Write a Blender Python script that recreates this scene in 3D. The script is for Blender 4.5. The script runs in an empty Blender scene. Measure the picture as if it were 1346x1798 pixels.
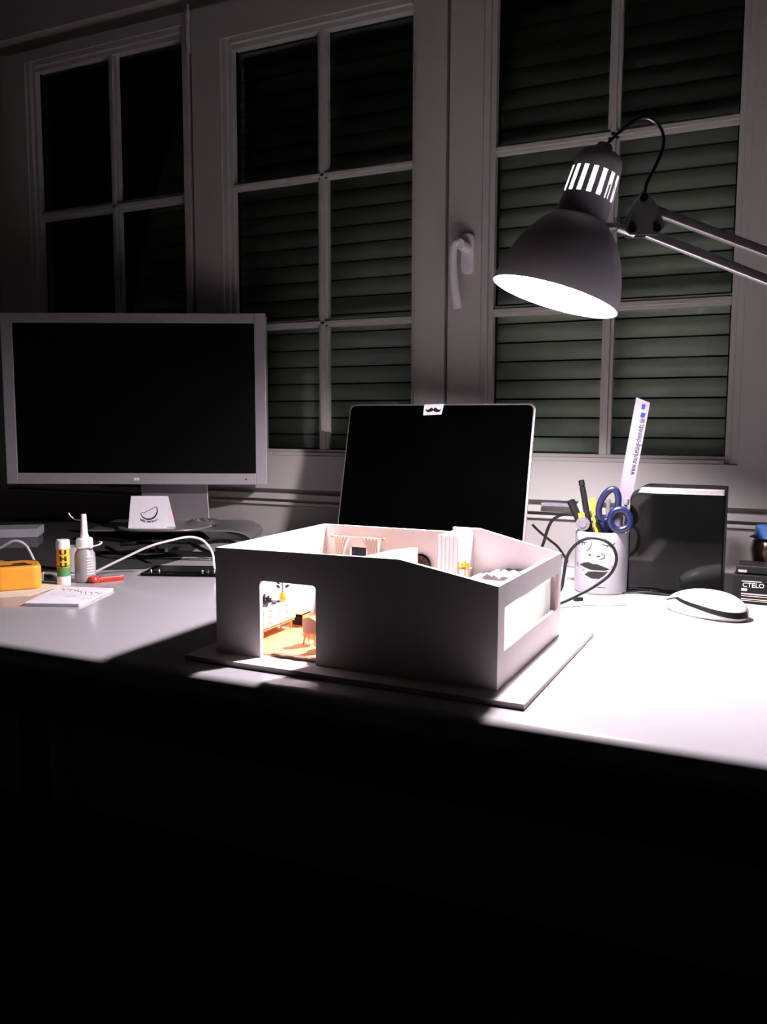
import bpy, bmesh, math, random
from mathutils import Vector, Matrix
random.seed(7)
S = bpy.context.scene
COL = S.collection
V = Vector
PI = math.pi

# ------------------------------------------------------------------ camera
cam_d = bpy.data.cameras.new('camera'); cam = bpy.data.objects.new('camera', cam_d); COL.objects.link(cam)
cam_d.sensor_fit = 'HORIZONTAL'; cam_d.sensor_width = 36.0; cam_d.lens = 36.0 * 1504.2 / 1346.0
cam_d.clip_start = 0.02
RX = V((0.9038, 0.4279, 0.0031)); UP = V((-0.0474, 0.0930, 0.9945)); FW = V((-0.4252, 0.8990, -0.1044))
FW.normalize(); RX = (RX - FW * RX.dot(FW)).normalized(); UP = RX.cross(FW)
cam.matrix_world = Matrix(((RX.x, UP.x, -FW.x, 0.0), (RX.y, UP.y, -FW.y, 0.0), (RX.z, UP.z, -FW.z, 0.235), (0, 0, 0, 1)))
S.camera = cam

# ------------------------------------------------------------------ world, exposure (the desk lamp is the only light)
w = bpy.data.worlds.new('world'); S.world = w; w.use_nodes = True
w.node_tree.nodes['Background'].inputs[0].default_value = (0.5, 0.6, 0.45, 1)
w.node_tree.nodes['Background'].inputs[1].default_value = 0.0004
BULB = 3100.0
S.view_settings.view_transform = 'Standard'; S.view_settings.look = 'None'
S.view_settings.exposure = 0.0; S.view_settings.gamma = 1.0; S.view_settings.use_curve_mapping = False

# ------------------------------------------------------------------ materials
MATS = {}
def mat(name, col, rough=0.5, metal=0.0, noise=0.0, nscale=40.0, bump=0.0, spec=0.5, coat=0.0, alpha=1.0, trans=0.0, emit=0.0, wave=None, aniso=0.0):
    if name in MATS: return MATS[name]
    m = bpy.data.materials.new(name); m.use_nodes = True; nt = m.node_tree; b = nt.nodes['Principled BSDF']
    b.inputs['Base Color'].default_value = (*col, 1); b.inputs['Roughness'].default_value = rough
    b.inputs['Metallic'].default_value = metal; b.inputs['Specular IOR Level'].default_value = spec
    b.inputs['Coat Weight'].default_value = coat; b.inputs['Alpha'].default_value = alpha
    b.inputs['Transmission Weight'].default_value = trans
    if emit:
        b.inputs['Emission Color'].default_value = (*col, 1); b.inputs['Emission Strength'].default_value = emit
    if noise or bump or wave:
        tc = nt.nodes.new('ShaderNodeTexCoord')
        if wave:
            mp = nt.nodes.new('ShaderNodeMapping'); mp.inputs['Scale'].default_value = wave
            nt.links.new(tc.outputs['Object'], mp.inputs[0]); src = mp.outputs[0]
        else: src = tc.outputs['Object']
        n = nt.nodes.new('ShaderNodeTexNoise'); n.inputs['Scale'].default_value = nscale; n.inputs['Detail'].default_value = 4
        nt.links.new(src, n.inputs['Vector'])
        if noise:
            r = nt.nodes.new('ShaderNodeValToRGB')
            r.color_ramp.elements[0].position = 0.3; r.color_ramp.elements[1].position = 0.7
            r.color_ramp.elements[0].color = (*[c * (1 - noise) for c in col], 1)
            r.color_ramp.elements[1].color = (*[min(1, c * (1 + noise * .4)) for c in col], 1)
            nt.links.new(n.outputs['Fac'], r.inputs[0]); nt.links.new(r.outputs[0], b.inputs['Base Color'])
        if bump:
            bp = nt.nodes.new('ShaderNodeBump'); bp.inputs['Strength'].default_value = bump; bp.inputs['Distance'].default_value = 0.0004
            nt.links.new(n.outputs['Fac'], bp.inputs['Height']); nt.links.new(bp.outputs[0], b.inputs['Normal'])
    MATS[name] = m; return m

def glass_mat():
    m = bpy.data.materials.new('window_glass'); m.use_nodes = True; nt = m.node_tree
    for n in list(nt.nodes): nt.nodes.remove(n)
    o = nt.nodes.new('ShaderNodeOutputMaterial'); mx = nt.nodes.new('ShaderNodeMixShader'); fr = nt.nodes.new('ShaderNodeFresnel')
    t = nt.nodes.new('ShaderNodeBsdfTransparent'); g = nt.nodes.new('ShaderNodeBsdfGlossy')
    fr.inputs[0].default_value = 1.5; t.inputs[0].default_value = (.93, .97, .94, 1); g.inputs['Roughness'].default_value = 0.0
    nt.links.new(fr.outputs[0], mx.inputs[0]); nt.links.new(t.outputs[0], mx.inputs[1]); nt.links.new(g.outputs[0], mx.inputs[2])
    nt.links.new(mx.outputs[0], o.inputs[0]); return m

def film_mat():
    m = mat('tracing_film', (.80, .82, .78), .6, noise=.05, nscale=30); nt = m.node_tree
    o = [n for n in nt.nodes if n.type == 'OUTPUT_MATERIAL'][0]; mx = nt.nodes.new('ShaderNodeMixShader'); tr = nt.nodes.new('ShaderNodeBsdfTranslucent')
    tr.inputs[0].default_value = (.9, .92, .88, 1); mx.inputs[0].default_value = .7
    nt.links.new(nt.nodes['Principled BSDF'].outputs[0], mx.inputs[1]); nt.links.new(tr.outputs[0], mx.inputs[2]); nt.links.new(mx.outputs[0], o.inputs[0])
    return m
M_frame = mat('painted_window_frame', (.50, .485, .455), .42, noise=.015, nscale=12)
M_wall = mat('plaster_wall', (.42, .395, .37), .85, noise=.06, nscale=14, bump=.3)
M_sidewall = mat('darkened_side_wall', (.12, .11, .10), .85, noise=.06, nscale=14)  # plaster colour darkened to cut bounce light in the room
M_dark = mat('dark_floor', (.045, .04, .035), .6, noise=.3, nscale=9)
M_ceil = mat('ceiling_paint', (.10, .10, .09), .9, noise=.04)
M_slat = mat('shutter_slat_grey', (.66, .70, .62), .5, noise=.08, nscale=20)
M_desk = mat('white_laminate', (.39, .38, .39), .16, noise=.02, nscale=6)
M_edge = mat('laminate_edge', (.62, .50, .42), .3, noise=.1, nscale=30)
M_leg = mat('dark_leg_paint', (.03, .03, .03), .5, noise=.1)
M_foam = mat('white_foam_board', (.74, .69, .685), .7, noise=.03, nscale=50)
M_glass = glass_mat()
M_silver = mat('brushed_aluminium', (.58, .56, .57), .34, .85, noise=.06, nscale=60, wave=(1, 1, 12))
M_bezel = mat('silver_bezel_paint', (.46, .43, .45), .38, .35, noise=.04, nscale=60)
M_screen = mat('matte_black_screen', (.0006, .0006, .0006), .45, noise=.1, nscale=80, spec=.12)
M_gscreen = mat('glossy_black_screen', (.0005, .0005, .0005), .08, noise=.1, nscale=80, spec=.15)
M_blackg = mat('glossy_black_plastic', (.0016, .0018, .0016), .07, noise=.2, nscale=20, spec=.22)
M_black = mat('black_plastic', (.004, .004, .004), .4, noise=.2, nscale=60, spec=.3)
M_rub = mat('black_cable_rubber', (.004, .004, .004), .45, noise=.1, nscale=60, spec=.3)
M_shade = mat('grey_lamp_enamel', (.70, .69, .74), .42, .1, noise=.05, nscale=60)
M_joint = mat('dark_joint_steel', (.16, .16, .16), .4, .3, noise=.1)
M_shade_in = mat('white_lamp_interior', (.62, .62, .62), .5, noise=.02)
M_cream = mat('white_plastic', (.84, .82, .83), .35, noise=.02)
M_ceram = mat('white_ceramic', (.34, .33, .35), .12, noise=.02)
M_print = mat('black_print', (.003, .003, .003), .5, noise=.1)
M_paper = mat('white_paper', (.80, .77, .80), .8, noise=.04, nscale=60)
M_yell = mat('yellow_plastic', (.85, .46, .03), .4, noise=.06)
M_orange = mat('orange_yellow_plastic', (.80, .33, .03), .45, noise=.06)
M_green = mat('green_print', (.08, .25, .08), .5, noise=.1)
M_red = mat('red_plastic', (.62, .03, .02), .3, noise=.1)
M_blue = mat('blue_plastic', (.008, .022, .11), .3, noise=.1)
M_navy = mat('navy_handle_plastic', (.005, .008, .032), .28, noise=.1)
M_steel = mat('steel', (.6, .6, .62), .25, 1.0, noise=.05)
M_wood = mat('honey_wood_floor', (.74, .36, .15), .55, noise=.16, nscale=30, wave=(1, 14, 1))
M_woodf = mat('model_wood', (.72, .32, .10), .5, noise=.18, nscale=60, wave=(1, 8, 1))
M_pink = mat('blush_felt', (.40, .23, .19), .9, noise=.1, nscale=90, bump=.4)
M_leaf = mat('dark_green_leaf', (.008, .018, .016), .5, noise=.3, nscale=90)
M_rodw = mat('pale_wood_rod', (.70, .48, .36), .5, noise=.1, nscale=60)
M_cloth = mat('sheer_cream_cloth', (.82, .74, .68), .9, noise=.08, nscale=90)
M_blanket = mat('mauve_grey_blanket', (.28, .24, .30), .95, noise=.3, nscale=60, bump=.5)
M_key = mat('keyboard_black', (.02, .02, .022), .45, noise=.1)
M_translu = mat('milky_plastic', (.42, .40, .41), .35, noise=.05, trans=.25)
M_clearp = mat('ruler_plastic', (.15, .135, .16), .25, noise=.03)
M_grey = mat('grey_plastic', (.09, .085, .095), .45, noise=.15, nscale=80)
M_foil = mat('crumpled_foil', (.35, .36, .34), .35, .8, noise=.4, nscale=60, bump=1.0)
M_bulb = mat('bulb_glow', (1.0, .88, .965), .5, emit=BULB)
M_label = mat('colour_label_print', (.62, .5, .42), .5, noise=.2, nscale=200)
M_lid = mat('blue_lid', (.03, .08, .22), .3, noise=.1)
M_brown = mat('brown_jar', (.08, .04, .02), .25, noise=.3, nscale=60)

# ------------------------------------------------------------------ helpers
def wloc(o):
    l = V((0, 0, 0))
    while o: l += o.location; o = o.parent
    return l
def tag(o, label=None, cat=None, group=None, kind=None):
    if label: o['label'] = label
    if cat: o['category'] = cat
    if group: o['group'] = group
    if kind: o['kind'] = kind
    return o
def thing(name, loc, label=None, cat=None, group=None, kind=None):
    o = bpy.data.objects.new(name, None); COL.objects.link(o); o.location = V(loc); o.empty_display_size = .02
    return tag(o, label, cat, group, kind)
def obj(name, bm, m, parent=None, smooth=False, label=None, cat=None, group=None, kind=None, bevel=0):
    """world-space bmesh -> one mesh object"""
    bmesh.ops.recalc_face_normals(bm, faces=bm.faces)
    if parent: org = wloc(parent)
    else:
        xs = [v.co for v in bm.verts]
        org = V(((min(c.x for c in xs) + max(c.x for c in xs)) / 2, (min(c.y for c in xs) + max(c.y for c in xs)) / 2, min(c.z for c in xs)))
    for v in bm.verts: v.co -= org
    me = bpy.data.meshes.new(name); bm.to_mesh(me); bm.free()
    for i, mm in enumerate(m if isinstance(m, (list, tuple)) else [m]): me.materials.append(mm)
    if smooth:
        for p in me.polygons: p.use_smooth = True
        try: me.set_sharp_from_angle(angle=math.radians(38))
        except Exception: pass
    o = bpy.data.objects.new(name, me); COL.objects.link(o)
    if parent: o.parent = parent
    else: o.location = org
    if bevel:
        md = o.modifiers.new('bevel', 'BEVEL'); md.width = bevel; md.segments = 2; md.limit_method = 'ANGLE'; md.angle_limit = math.radians(40)
    return tag(o, label, cat, group, kind)
def dup(root, delta, label=None, group=None, rot=None):
    r = root.copy(); COL.objects.link(r); r.location = root.location + V(delta)
    if rot is not None: r.rotation_euler = (0, 0, rot)
    if label: r['label'] = label
    if group: r['group'] = group
    for ch in list(root.children):
        c = ch.copy(); COL.objects.link(c); c.parent = r
        for g in list(ch.children):
            d = g.copy(); COL.objects.link(d); d.parent = c
    return r
def B(): return bmesh.new()
def box(bm, x0, x1, y0, y1, z0, z1, mtx=None, mi=0):
    vs = [bm.verts.new((x, y, z)) for z in (z0, z1) for x, y in ((x0, y0), (x1, y0), (x1, y1), (x0, y1))]
    if mtx:
        for v in vs: v.co = mtx @ v.co
    for f in ((0, 3, 2, 1), (4, 5, 6, 7), (0, 1, 5, 4), (1, 2, 6, 5), (2, 3, 7, 6), (3, 0, 4, 7)):
        bm.faces.new([vs[i] for i in f]).material_index = mi
    return bm
def bx(*a, **k): return box(B(), *a, **k)
def axes(p, z, x=(1, 0, 0)):
    z = V(z).normalized(); x = V(x); x = (x - z * x.dot(z))
    if x.length < 1e-5: x = V((0, 1, 0)) - z * z.y
    x.normalize(); y = z.cross(x)
    return Matrix(((x.x, y.x, z.x, p[0]), (x.y, y.y, z.y, p[1]), (x.z, y.z, z.z, p[2]), (0, 0, 0, 1)))
def lathe(bm, prof, mtx=None, n=32, cap0=True, cap1=True, sx=1.0, sy=1.0, mi=0):
    rings = []
    for r, s in prof:
        ring = []
        for i in range(n):
            a = 2 * PI * i / n; c = V((r * math.cos(a) * sx, r * math.sin(a) * sy, s))
            ring.append(bm.verts.new(mtx @ c if mtx else c))
        rings.append(ring)
    for a, b in zip(rings, rings[1:]):
        for i in range(n):
            bm.faces.new((a[i], a[(i + 1) % n], b[(i + 1) % n], b[i])).material_index = mi
    if cap0: bm.faces.new(list(reversed(rings[0]))).material_index = mi
    if cap1: bm.faces.new(rings[-1]).material_index = mi
    return bm
def stick(bm, p0, p1, r0, r1=None, n=14, mi=0):
    p0 = V(p0); p1 = V(p1); L = (p1 - p0).length
    return lathe(bm, [(r0, 0), (r0 if r1 is None else r1, L)], axes(p0, p1 - p0), n, mi=mi)
def smoothpath(pts, sub=8):
    pts = [V(p) for p in pts]; out = []
    for i in range(len(pts) - 1):
        p0 = pts[max(i - 1, 0)]; p1 = pts[i]; p2 = pts[i + 1]; p3 = pts[min(i + 2, len(pts) - 1)]
        for k in range(sub):
            t = k / sub
            out.append(.5 * ((2 * p1) + (p2 - p0) * t + (2 * p0 - 5 * p1 + 4 * p2 - p3) * t * t + (3 * p1 - p0 - 3 * p2 + p3) * t ** 3))
    out.append(pts[-1]); return out
def tube(bm, pts, r, n=8, sub=8, mi=0, closed=False):
    P = smoothpath(pts, sub) if sub > 1 else [V(p) for p in pts]
    rings = []; x = None
    for i, p in enumerate(P):
        d = (P[min(i + 1, len(P) - 1)] - P[max(i - 1, 0)]).normalized()
        if x is None: x = d.orthogonal().normalized()
        x = (x - d * x.dot(d)).normalized(); y = d.cross(x)
        rr = r(i / (len(P) - 1)) if callable(r) else r
        rings.append([bm.verts.new(p + (x * math.cos(2 * PI * k / n) + y * math.sin(2 * PI * k / n)) * rr) for k in range(n)])
    for a, b in zip(rings, rings[1:]):
        for k in range(n): bm.faces.new((a[k], a[(k + 1) % n], b[(k + 1) % n], b[k])).material_index = mi
    if closed:
        for k in range(n): bm.faces.new((rings[-1][k], rings[-1][(k + 1) % n], rings[0][(k + 1) % n], rings[0][k])).material_index = mi
    else:
        bm.faces.new(list(reversed(rings[0]))).material_index = mi; bm.faces.new(rings[-1]).material_index = mi
    return bm
def prism(bm, outline, t0, t1, mtx, mi=0):
    """outline (u,v) in the local xy plane, extruded local z t0..t1"""
    a = [bm.verts.new(mtx @ V((u, v, t0))) for u, v in outline]; b = [bm.verts.new(mtx @ V((u, v, t1))) for u, v in outline]
    n = len(outline)
    for i in range(n): bm.faces.new((a[i], a[(i + 1) % n], b[(i + 1) % n], b[i])).material_index = mi
    bm.faces.new(list(reversed(a))).material_index = mi; bm.faces.new(b).material_index = mi
    return bm
def rrect(x0, x1, y0, y1, r, n=6):
    o = []
    for cx, cy, a0 in ((x1 - r, y0 + r, -PI / 2), (x1 - r, y1 - r, 0), (x0 + r, y1 - r, PI / 2), (x0 + r, y0 + r, PI)):
        for i in range(n + 1):
            a = a0 + PI / 2 * i / n; o.append((cx + r * math.cos(a), cy + r * math.sin(a)))
    return o
XZ = lambda y=0: Matrix(((1, 0, 0, 0), (0, 0, 1, y), (0, 1, 0, 0), (0, 0, 0, 1)))      # u->X, v->Z, thickness->+Y
YZ = lambda x=0: Matrix(((0, 0, 1, x), (1, 0, 0, 0), (0, 1, 0, 0), (0, 0, 0, 1)))      # u->Y, v->Z, thickness->+X
def text_bm(s, size, fn, depth=.0002, align='LEFT', spacing=1.0, bold=0.0):
    c = bpy.data.curves.new('t', 'FONT'); c.body = s; c.size = size; c.align_x = align; c.resolution_u = 2; c.offset = bold; c.space_character = spacing
    o = bpy.data.objects.new('t', c); COL.objects.link(o)
    dg = bpy.context.evaluated_depsgraph_get(); me = bpy.data.meshes.new_from_object(o.evaluated_get(dg))
    bm = B(); bm.from_mesh(me); bpy.data.objects.remove(o); bpy.data.meshes.remove(me)
    r = bmesh.ops.extrude_face_region(bm, geom=bm.faces[:])
    for e in r['geom']:
        if isinstance(e, bmesh.types.BMVert): e.co.z += depth
    for v in bm.verts: v.co = fn(v.co)
    return bm

# ================================================================== SETTING
F = 1.53          # plane of the window frames
obj('floor', bx(-2.6, 1.8, -1.5, 1.75, -.78, -.73), M_dark, kind='structure')
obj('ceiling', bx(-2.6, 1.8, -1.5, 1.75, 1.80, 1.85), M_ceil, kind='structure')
b = B(); box(b, -2.55, 1.75, 1.545, 1.62, -.73, .058); box(b, -2.55, 1.75, 1.52, 1.62, 1.118, 1.80)
box(b, -2.55, -1.765, 1.52, 1.62, .058, 1.118); box(b, .06, 1.75, 1.52, 1.62, .058, 1.118)
obj('wall_back', b, M_wall, kind='structure')
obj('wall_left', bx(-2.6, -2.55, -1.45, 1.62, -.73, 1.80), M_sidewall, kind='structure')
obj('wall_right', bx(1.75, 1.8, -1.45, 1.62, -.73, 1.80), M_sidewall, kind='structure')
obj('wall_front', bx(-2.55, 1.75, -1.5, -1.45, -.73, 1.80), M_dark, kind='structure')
# outer frame with its shadow groove and the moulding under the windows
b = B(); box(b, -1.765, .06, 1.55, 1.60, .058, .10); box(b, -1.765, .06, 1.55, 1.60, 1.09, 1.118)
for x0, x1 in ((-1.765, -1.732), (.005, .06)): box(b, x0, x1, 1.54, 1.60, .10, 1.09)
for x in (-1.177, -.5953): box(b, x - .006, x + .006, 1.556, 1.60, .10, 1.09)
obj('trim_1', b, M_frame, kind='structure')
b = B(); box(b, -1.90, .30, 1.528, 1.55, .073, .085); box(b, -1.90, .30, 1.536, 1.545, .060, .0665)
obj('trim_2', b, M_frame, kind='structure', bevel=.0015)

def window(n, xl, xr, gl, gr, z0, z1, mx, mz, zt=1.088, zb=.095):
    t = thing('window_%d' % n, ((xl + xr) / 2, F, zb), kind='structure')
    bd = .021
    obj('stile', bx(xl, gl - bd, F, F + .05, zb, zt), M_frame, t)
    obj('stile', bx(gr + bd if n > 1 else gr + .004, xr, F, F + .05, zb, zt), M_frame, t)
    r0 = gr + bd if n > 1 else gr + .004
    obj('rail', bx(gl - bd, r0, F, F + .05, zb, z0 - .013), M_frame, t)
    obj('rail', bx(gl - bd, r0, F, F + .05, z1 + .021, zt), M_frame, t)
    # stepped glazing beads
    def bead(horizontal, a, b_, c0, c1, sgn):
        m = B()
        if horizontal:
            box(m, a, b_, F + .004, F + .04, min(c0, c0 + .55 * (c1 - c0)), max(c0, c0 + .55 * (c1 - c0)))
            box(m, a, b_, F + .012, F + .04, min(c0 + .55 * (c1 - c0), c1), max(c0 + .55 * (c1 - c0), c1))
        else:
            box(m, min(c0, c0 + .55 * (c1 - c0)), max(c0, c0 + .55 * (c1 - c0)), F + .004, F + .04, a, b_)
            box(m, min(c0 + .55 * (c1 - c0), c1), max(c0 + .55 * (c1 - c0), c1), F + .012, F + .04, a, b_)
        obj('glazing_bead', m, M_frame, t, bevel=.001)
    bead(False, z0 - .013, z1 + .021, gl - bd, gl, 1); bead(False, z0 - .013, z1 + .021, r0, gr, -1)
    bead(True, gl, gr, z0 - .013, z0, 1); bead(True, gl, gr, z1 + .021, z1, -1)
    # muntins: a flat bar with a raised centre rib
    for a, c in mx:
        m = B(); box(m, a, c, F + .016, F + .028, z0, z1); box(m, a + (c - a) * .28, c - (c - a) * .28, F + .011, F + .016, z0, z1)
        obj('muntin', m, M_frame, t, bevel=.001)
    for a, c in mz:
        m = B(); box(m, gl, gr, F + .016, F + .028, a, c); box(m, gl, gr, F + .011, F + .016, a + (c - a) * .28, c - (c - a) * .28)
        obj('muntin', m, M_frame, t, bevel=.001)
    obj('pane', bx(gl - .004, gr + .004, F + .030, F + .034, z0 - .001, z1 + .001), M_glass, t)
    obj('seal', (lambda q: (box(q, gl, gr, F + .026, F + .0298, z0, z0 + .0035), box(q, gl, gl + .003, F + .026, F + .0298, z0, z1), box(q, gr - .003, gr, F + .026, F + .0298, z0, z1), q)[3])(B()), M_black, t)
    return t
W1 = window(1, -1.725, -1.182, -1.630, -1.201, .178, 1.042, [(-1.4134, -1.3904)], [(.7058, .728), (.43, .447)])
W2 = window(2, -1.172, -.5985, -1.078, -.6715, .178, .997, [(-.878, -.856)], [(.7155, .732), (.426, .443)])
W3 = window(3, -.5920, .002, -.507, -.098, .179, .997, [(-.3080, -.2875)], [(.7165, .735), (.4295, .448)])
# hinge between the first two sashes
b = B(); lathe(b, [(.0055, 0), (.0055, .085)], axes((-1.178, 1.528, 1.002), (0, 0, 1)), 12); lathe(b, [(.0035, 0), (.0035, .012)], axes((-1.178, 1.528, 1.087), (0, 0, 1)), 12)
obj('hinge', b, M_frame, W2, True)
# handle on window_3
hd = obj('handle_plate', prism(B(), rrect(-.5645, -.5395, .507, .580, .011), F - .009, F, XZ()), M_cream, W3, bevel=.002)
b = B(); lathe(b, [(.0095, 0), (.0095, .022), (.008, .026)], axes((-.552, F - .009, .553), (0, -1, 0)), 20)
obj('spindle', b, M_cream, hd, True)
b = tube(B(), [(-.552, F - .040, .553), (-.556, F - .043, .557), (-.5635, F - .046, .551), (-.5650, F - .047, .530), (-.5625, F - .047, .495), (-.5585, F - .045, .460), (-.5560, F - .042, .440)], lambda t: .0088 - .0012 * math.sin(t * PI), 12, 5)
for v in b.verts: v.co.y = F - .045 + (v.co.y - (F - .045)) * .8
obj('lever', b, M_cream, hd, True)
b = B(); lathe(b, [(.010, 0), (.009, .014)], axes((-.552, F - .034, .553), (0, -1, 0)), 20); obj('boss', b, M_cream, hd, True)

# roller shutters behind the glass, every slat its own part
for nm, x0, x1 in (('left', -1.72, -1.185), ('middle', -1.165, -.605), ('right', -.585, -.01)):
    t = thing('roller_shutter', ((x0 + x1) / 2, 1.63, .135), 'grey slatted roller shutter lowered outside the %s window' % nm, 'shutter', 'roller shutters outside the windows')
    P = .0362; first = None
    for k in range(26):
        z = .137 + k * P
        if first is None:
            m = B(); prof = []
            for j in range(7):
                a = j / 6; prof.append((1.634 - .0105 * math.sin(PI * (a * .86 + .07)) , z + a * (P - .0035)))
            a_ = [m.verts.new((x0, y, zz)) for y, zz in prof]; b_ = [m.verts.new((x1, y, zz)) for y, zz in prof]
            for j in range(6): m.faces.new((a_[j], b_[j], b_[j + 1], a_[j + 1]))
            c_ = [m.verts.new((x, 1.640, zz)) for x in (x0, x1) for zz in (z, z + P - .0035)]
            m.faces.new((a_[0], b_[0], c_[2], c_[0])); m.faces.new((a_[-1], b_[-1], c_[3], c_[1])); m.faces.new((c_[0], c_[1], c_[3], c_[2]))
            m.faces.new(a_ + [c_[1], c_[0]]); m.faces.new(b_ + [c_[3], c_[2]])
            first = obj('slat', m, M_slat, t, True)
        else:
            c = first.copy(); COL.objects.link(c); c.parent = t; c.location = (0, 0, k * P)
    obj('backing', bx(x0, x1, 1.642, 1.648, .135, 1.10), M_black, t)

# ================================================================== DESK
t = thing('desk', (-.35, 1.07, -.73), 'wide white laminate desk with rounded front edge below the windows', 'desk')
prof = [(1.515, 0), (.640, 0)]
for i in range(1, 9):
    a = PI / 2 + (PI) * i / 9; prof.append((.640 + .013 * math.cos(a), -.013 + .013 * math.sin(a)))
prof += [(.640, -.026), (1.515, -.026)]
b = prism(B(), prof, -1.70, 1.05, YZ()); obj('desktop', b, M_desk, t, True)
obj('apron', bx(-1.62, .97, .70, .72, -.11, -.026), M_leg, t)
for x in (-1.64, .99):
    for y in (.70, 1.47): obj('leg', bx(x - .025, x + .025, y - .025, y + .025, -.73, -.026), M_leg, t, bevel=.004)

# ================================================================== DOLL-SCALE MODEL HOUSE
hx0, hx1, hy0, hy1, hb = -.511, -.218, .690, .912, .0052
ridge = (-.311, .1130)
H = thing('model_house', (-.36, .80, 0), 'white foam-board model house without roof, door opening facing the front', 'model')
obj('base_board', prism(B(), [(-.533, .666), (-.187, .6665), (-.187, .943), (-.532, .943)], 0.0, .005, Matrix.Identity(4)), M_foam, H, bevel=.0006)
T = .0048
dx0, dx1, dz = -.4592, -.3968, .0815
rr = .0035
door = [(dx0, hb)]
for i in range(5): a = PI - i * PI / 8; door.append((dx0 + rr + rr * math.cos(a), dz - rr + rr * math.sin(a)))
for i in range(5): a = PI / 2 - i * PI / 8; door.append((dx1 - rr + rr * math.cos(a), dz - rr + rr * math.sin(a)))
door.append((dx1, hb))
out = [(hx0, hb)] + door + [(hx1, hb), (hx1, .0960), ridge, (hx0, .1108)]
obj('front_wall', prism(B(), out, hy0, hy0 + T, XZ()), M_foam, H)
# back wall with its little window opening and the gable
wx0, wx1, wz0, wz1 = -.474, -.452, .040, .0855
b = B(); bk = (hy1 - T, hy1)
box(b, hx0, wx0, *bk, hb, .111); box(b, wx0, wx1, *bk, hb, wz0); box(b, wx0, wx1, *bk, wz1, .111); box(b, wx1, -.342, *bk, hb, .111)
prism(b, [(-.342, hb), (hx1, hb), (hx1, .0945), (-.311, .1165), (-.342, .1165)], bk[0], bk[1], XZ())
obj('back_wall', b, M_foam, H)
obj('left_wall', prism(B(), [(hy0 + T, hb), (hy1 - T, hb), (hy1 - T, .1112), (hy0 + T, .1108)], hx0, hx0 + T, YZ()), M_foam, H)
b = B(); ry0, ry1, rz0, rz1 = .7085, .8985, .0355, .0745
X = YZ()
prism(b, [(hy0 + T, hb), (ry0, hb), (ry0, .0958), (hy0 + T, .0960)], hx1 - T, hx1, X)
prism(b, [(ry0, hb), (ry1, hb), (ry1, rz0), (.80, rz0 + .0004), (.74, rz0 - .0003), (ry0, rz0)], hx1 - T, hx1, X)
prism(b, [(ry0, rz1), (.745, rz1 + .0006), (.78, rz1 - .0003), (.83, rz1 + .0003), (ry1, rz1), (ry1, .0950), (ry0, .0958)], hx1 - T, hx1, X)
prism(b, [(ry1, hb), (hy1 - T, hb), (hy1 - T, .0948), (ry1, .0950)], hx1 - T, hx1, X)
obj('right_wall', b, M_foam, H)
obj('window_film', bx(hx1 - T - .0012, hx1 - T - .0006, ry0 - .003, ry1 - .010, rz0 - .004, rz1 - .003), film_mat(), H, label='pale tracing film behind the side window opening')
obj('window_post', bx(hx1 - .0012, hx1 + .0004, ry1 - .006, ry1 + .001, rz0 + .001, rz1 - .001), mat('raw_card_edge', (.55, .38, .33), .8, noise=.15, nscale=120), H, label='bare card edge strip at the far end of the side window')
# layered partition at the gable, and the low inner wall whose top shows over the front wall
b = B()
box(b, -.340, -.3165, .857, hy1 - T, hb, .1135)
for k in range(5): box(b, -.3385 + k * .0046, -.3360 + k * .0046, .8555, .857, hb, .1120)
obj('partition', b, M_foam, H)
obj('partition', prism(B(), [(.715, hb), (.853, hb), (.853, .0985), (.800, .1030), (.730, .1060), (.715, .1060)], -.368, -.362, YZ()), M_foam, H)
# herringbone-free plank floor of the front room: each plank a part
fx0, fx1 = hx0 + T + .001, -.369; fy0, fy1 = .7005, hy1 - T - .001
pl = None; n = 12; pw = (fy1 - fy0) / n
for k in range(n):
    y = fy0 + k * pw
    obj('floor_plank', bx(fx0, fx1, y, y + pw - .0003, .005, .0066 + .0002 * (k % 2)), M_wood, H)
b = B(); pts = []
for i in range(16):
    x = -.452 + i * .0036; pts.append((x, .6975 + .0011 * math.sin(i * 1.3) + .0005 * math.sin(i * 3.1)))
prism(b, pts + [(-.398, .7035), (-.452, .7035)], .0066, .0082, Matrix.Identity(4))
obj('floor_edge', b, mat('torn_card_brown', (.30, .17, .12), .9, noise=.3, nscale=90), H, label='ragged brown edge of the flooring at the doorway')

# sideboard along the left wall
sx = -.487
t = thing('miniature_sideboard', (-.496, .790, .0068), 'white miniature sideboard with wooden legs along the left wall of the model', 'sideboard')
obj('body', bx(-.5055, sx, .735, .803, .0190, .0405), M_foam, t, bevel=.0006)
obj('bottom_rail', bx(-.5045, sx - .0006, .737, .801, .0168, .0190), M_woodf, t)
for k in range(2):
    y = .7385 + k * .0318
    for j in range(3):
        d = obj('drawer', bx(sx, sx + .0009, y, y + .0295, .0202 + j * .0067, .0260 + j * .0067), M_foam, t)
        obj('handle', bx(sx + .0009, sx + .0017, y + .009, y + .016, .0238 + j * .0067, .0244 + j * .0067), M_woodf, d)
for x in (-.5025, -.490):
    for y in (.7405, .797):
        obj('leg', lathe(B(), [(.0009, 0), (.0016, .0101)], axes((x, y, .0068), (0, 0, 1)), 8), M_woodf, t)
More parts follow.
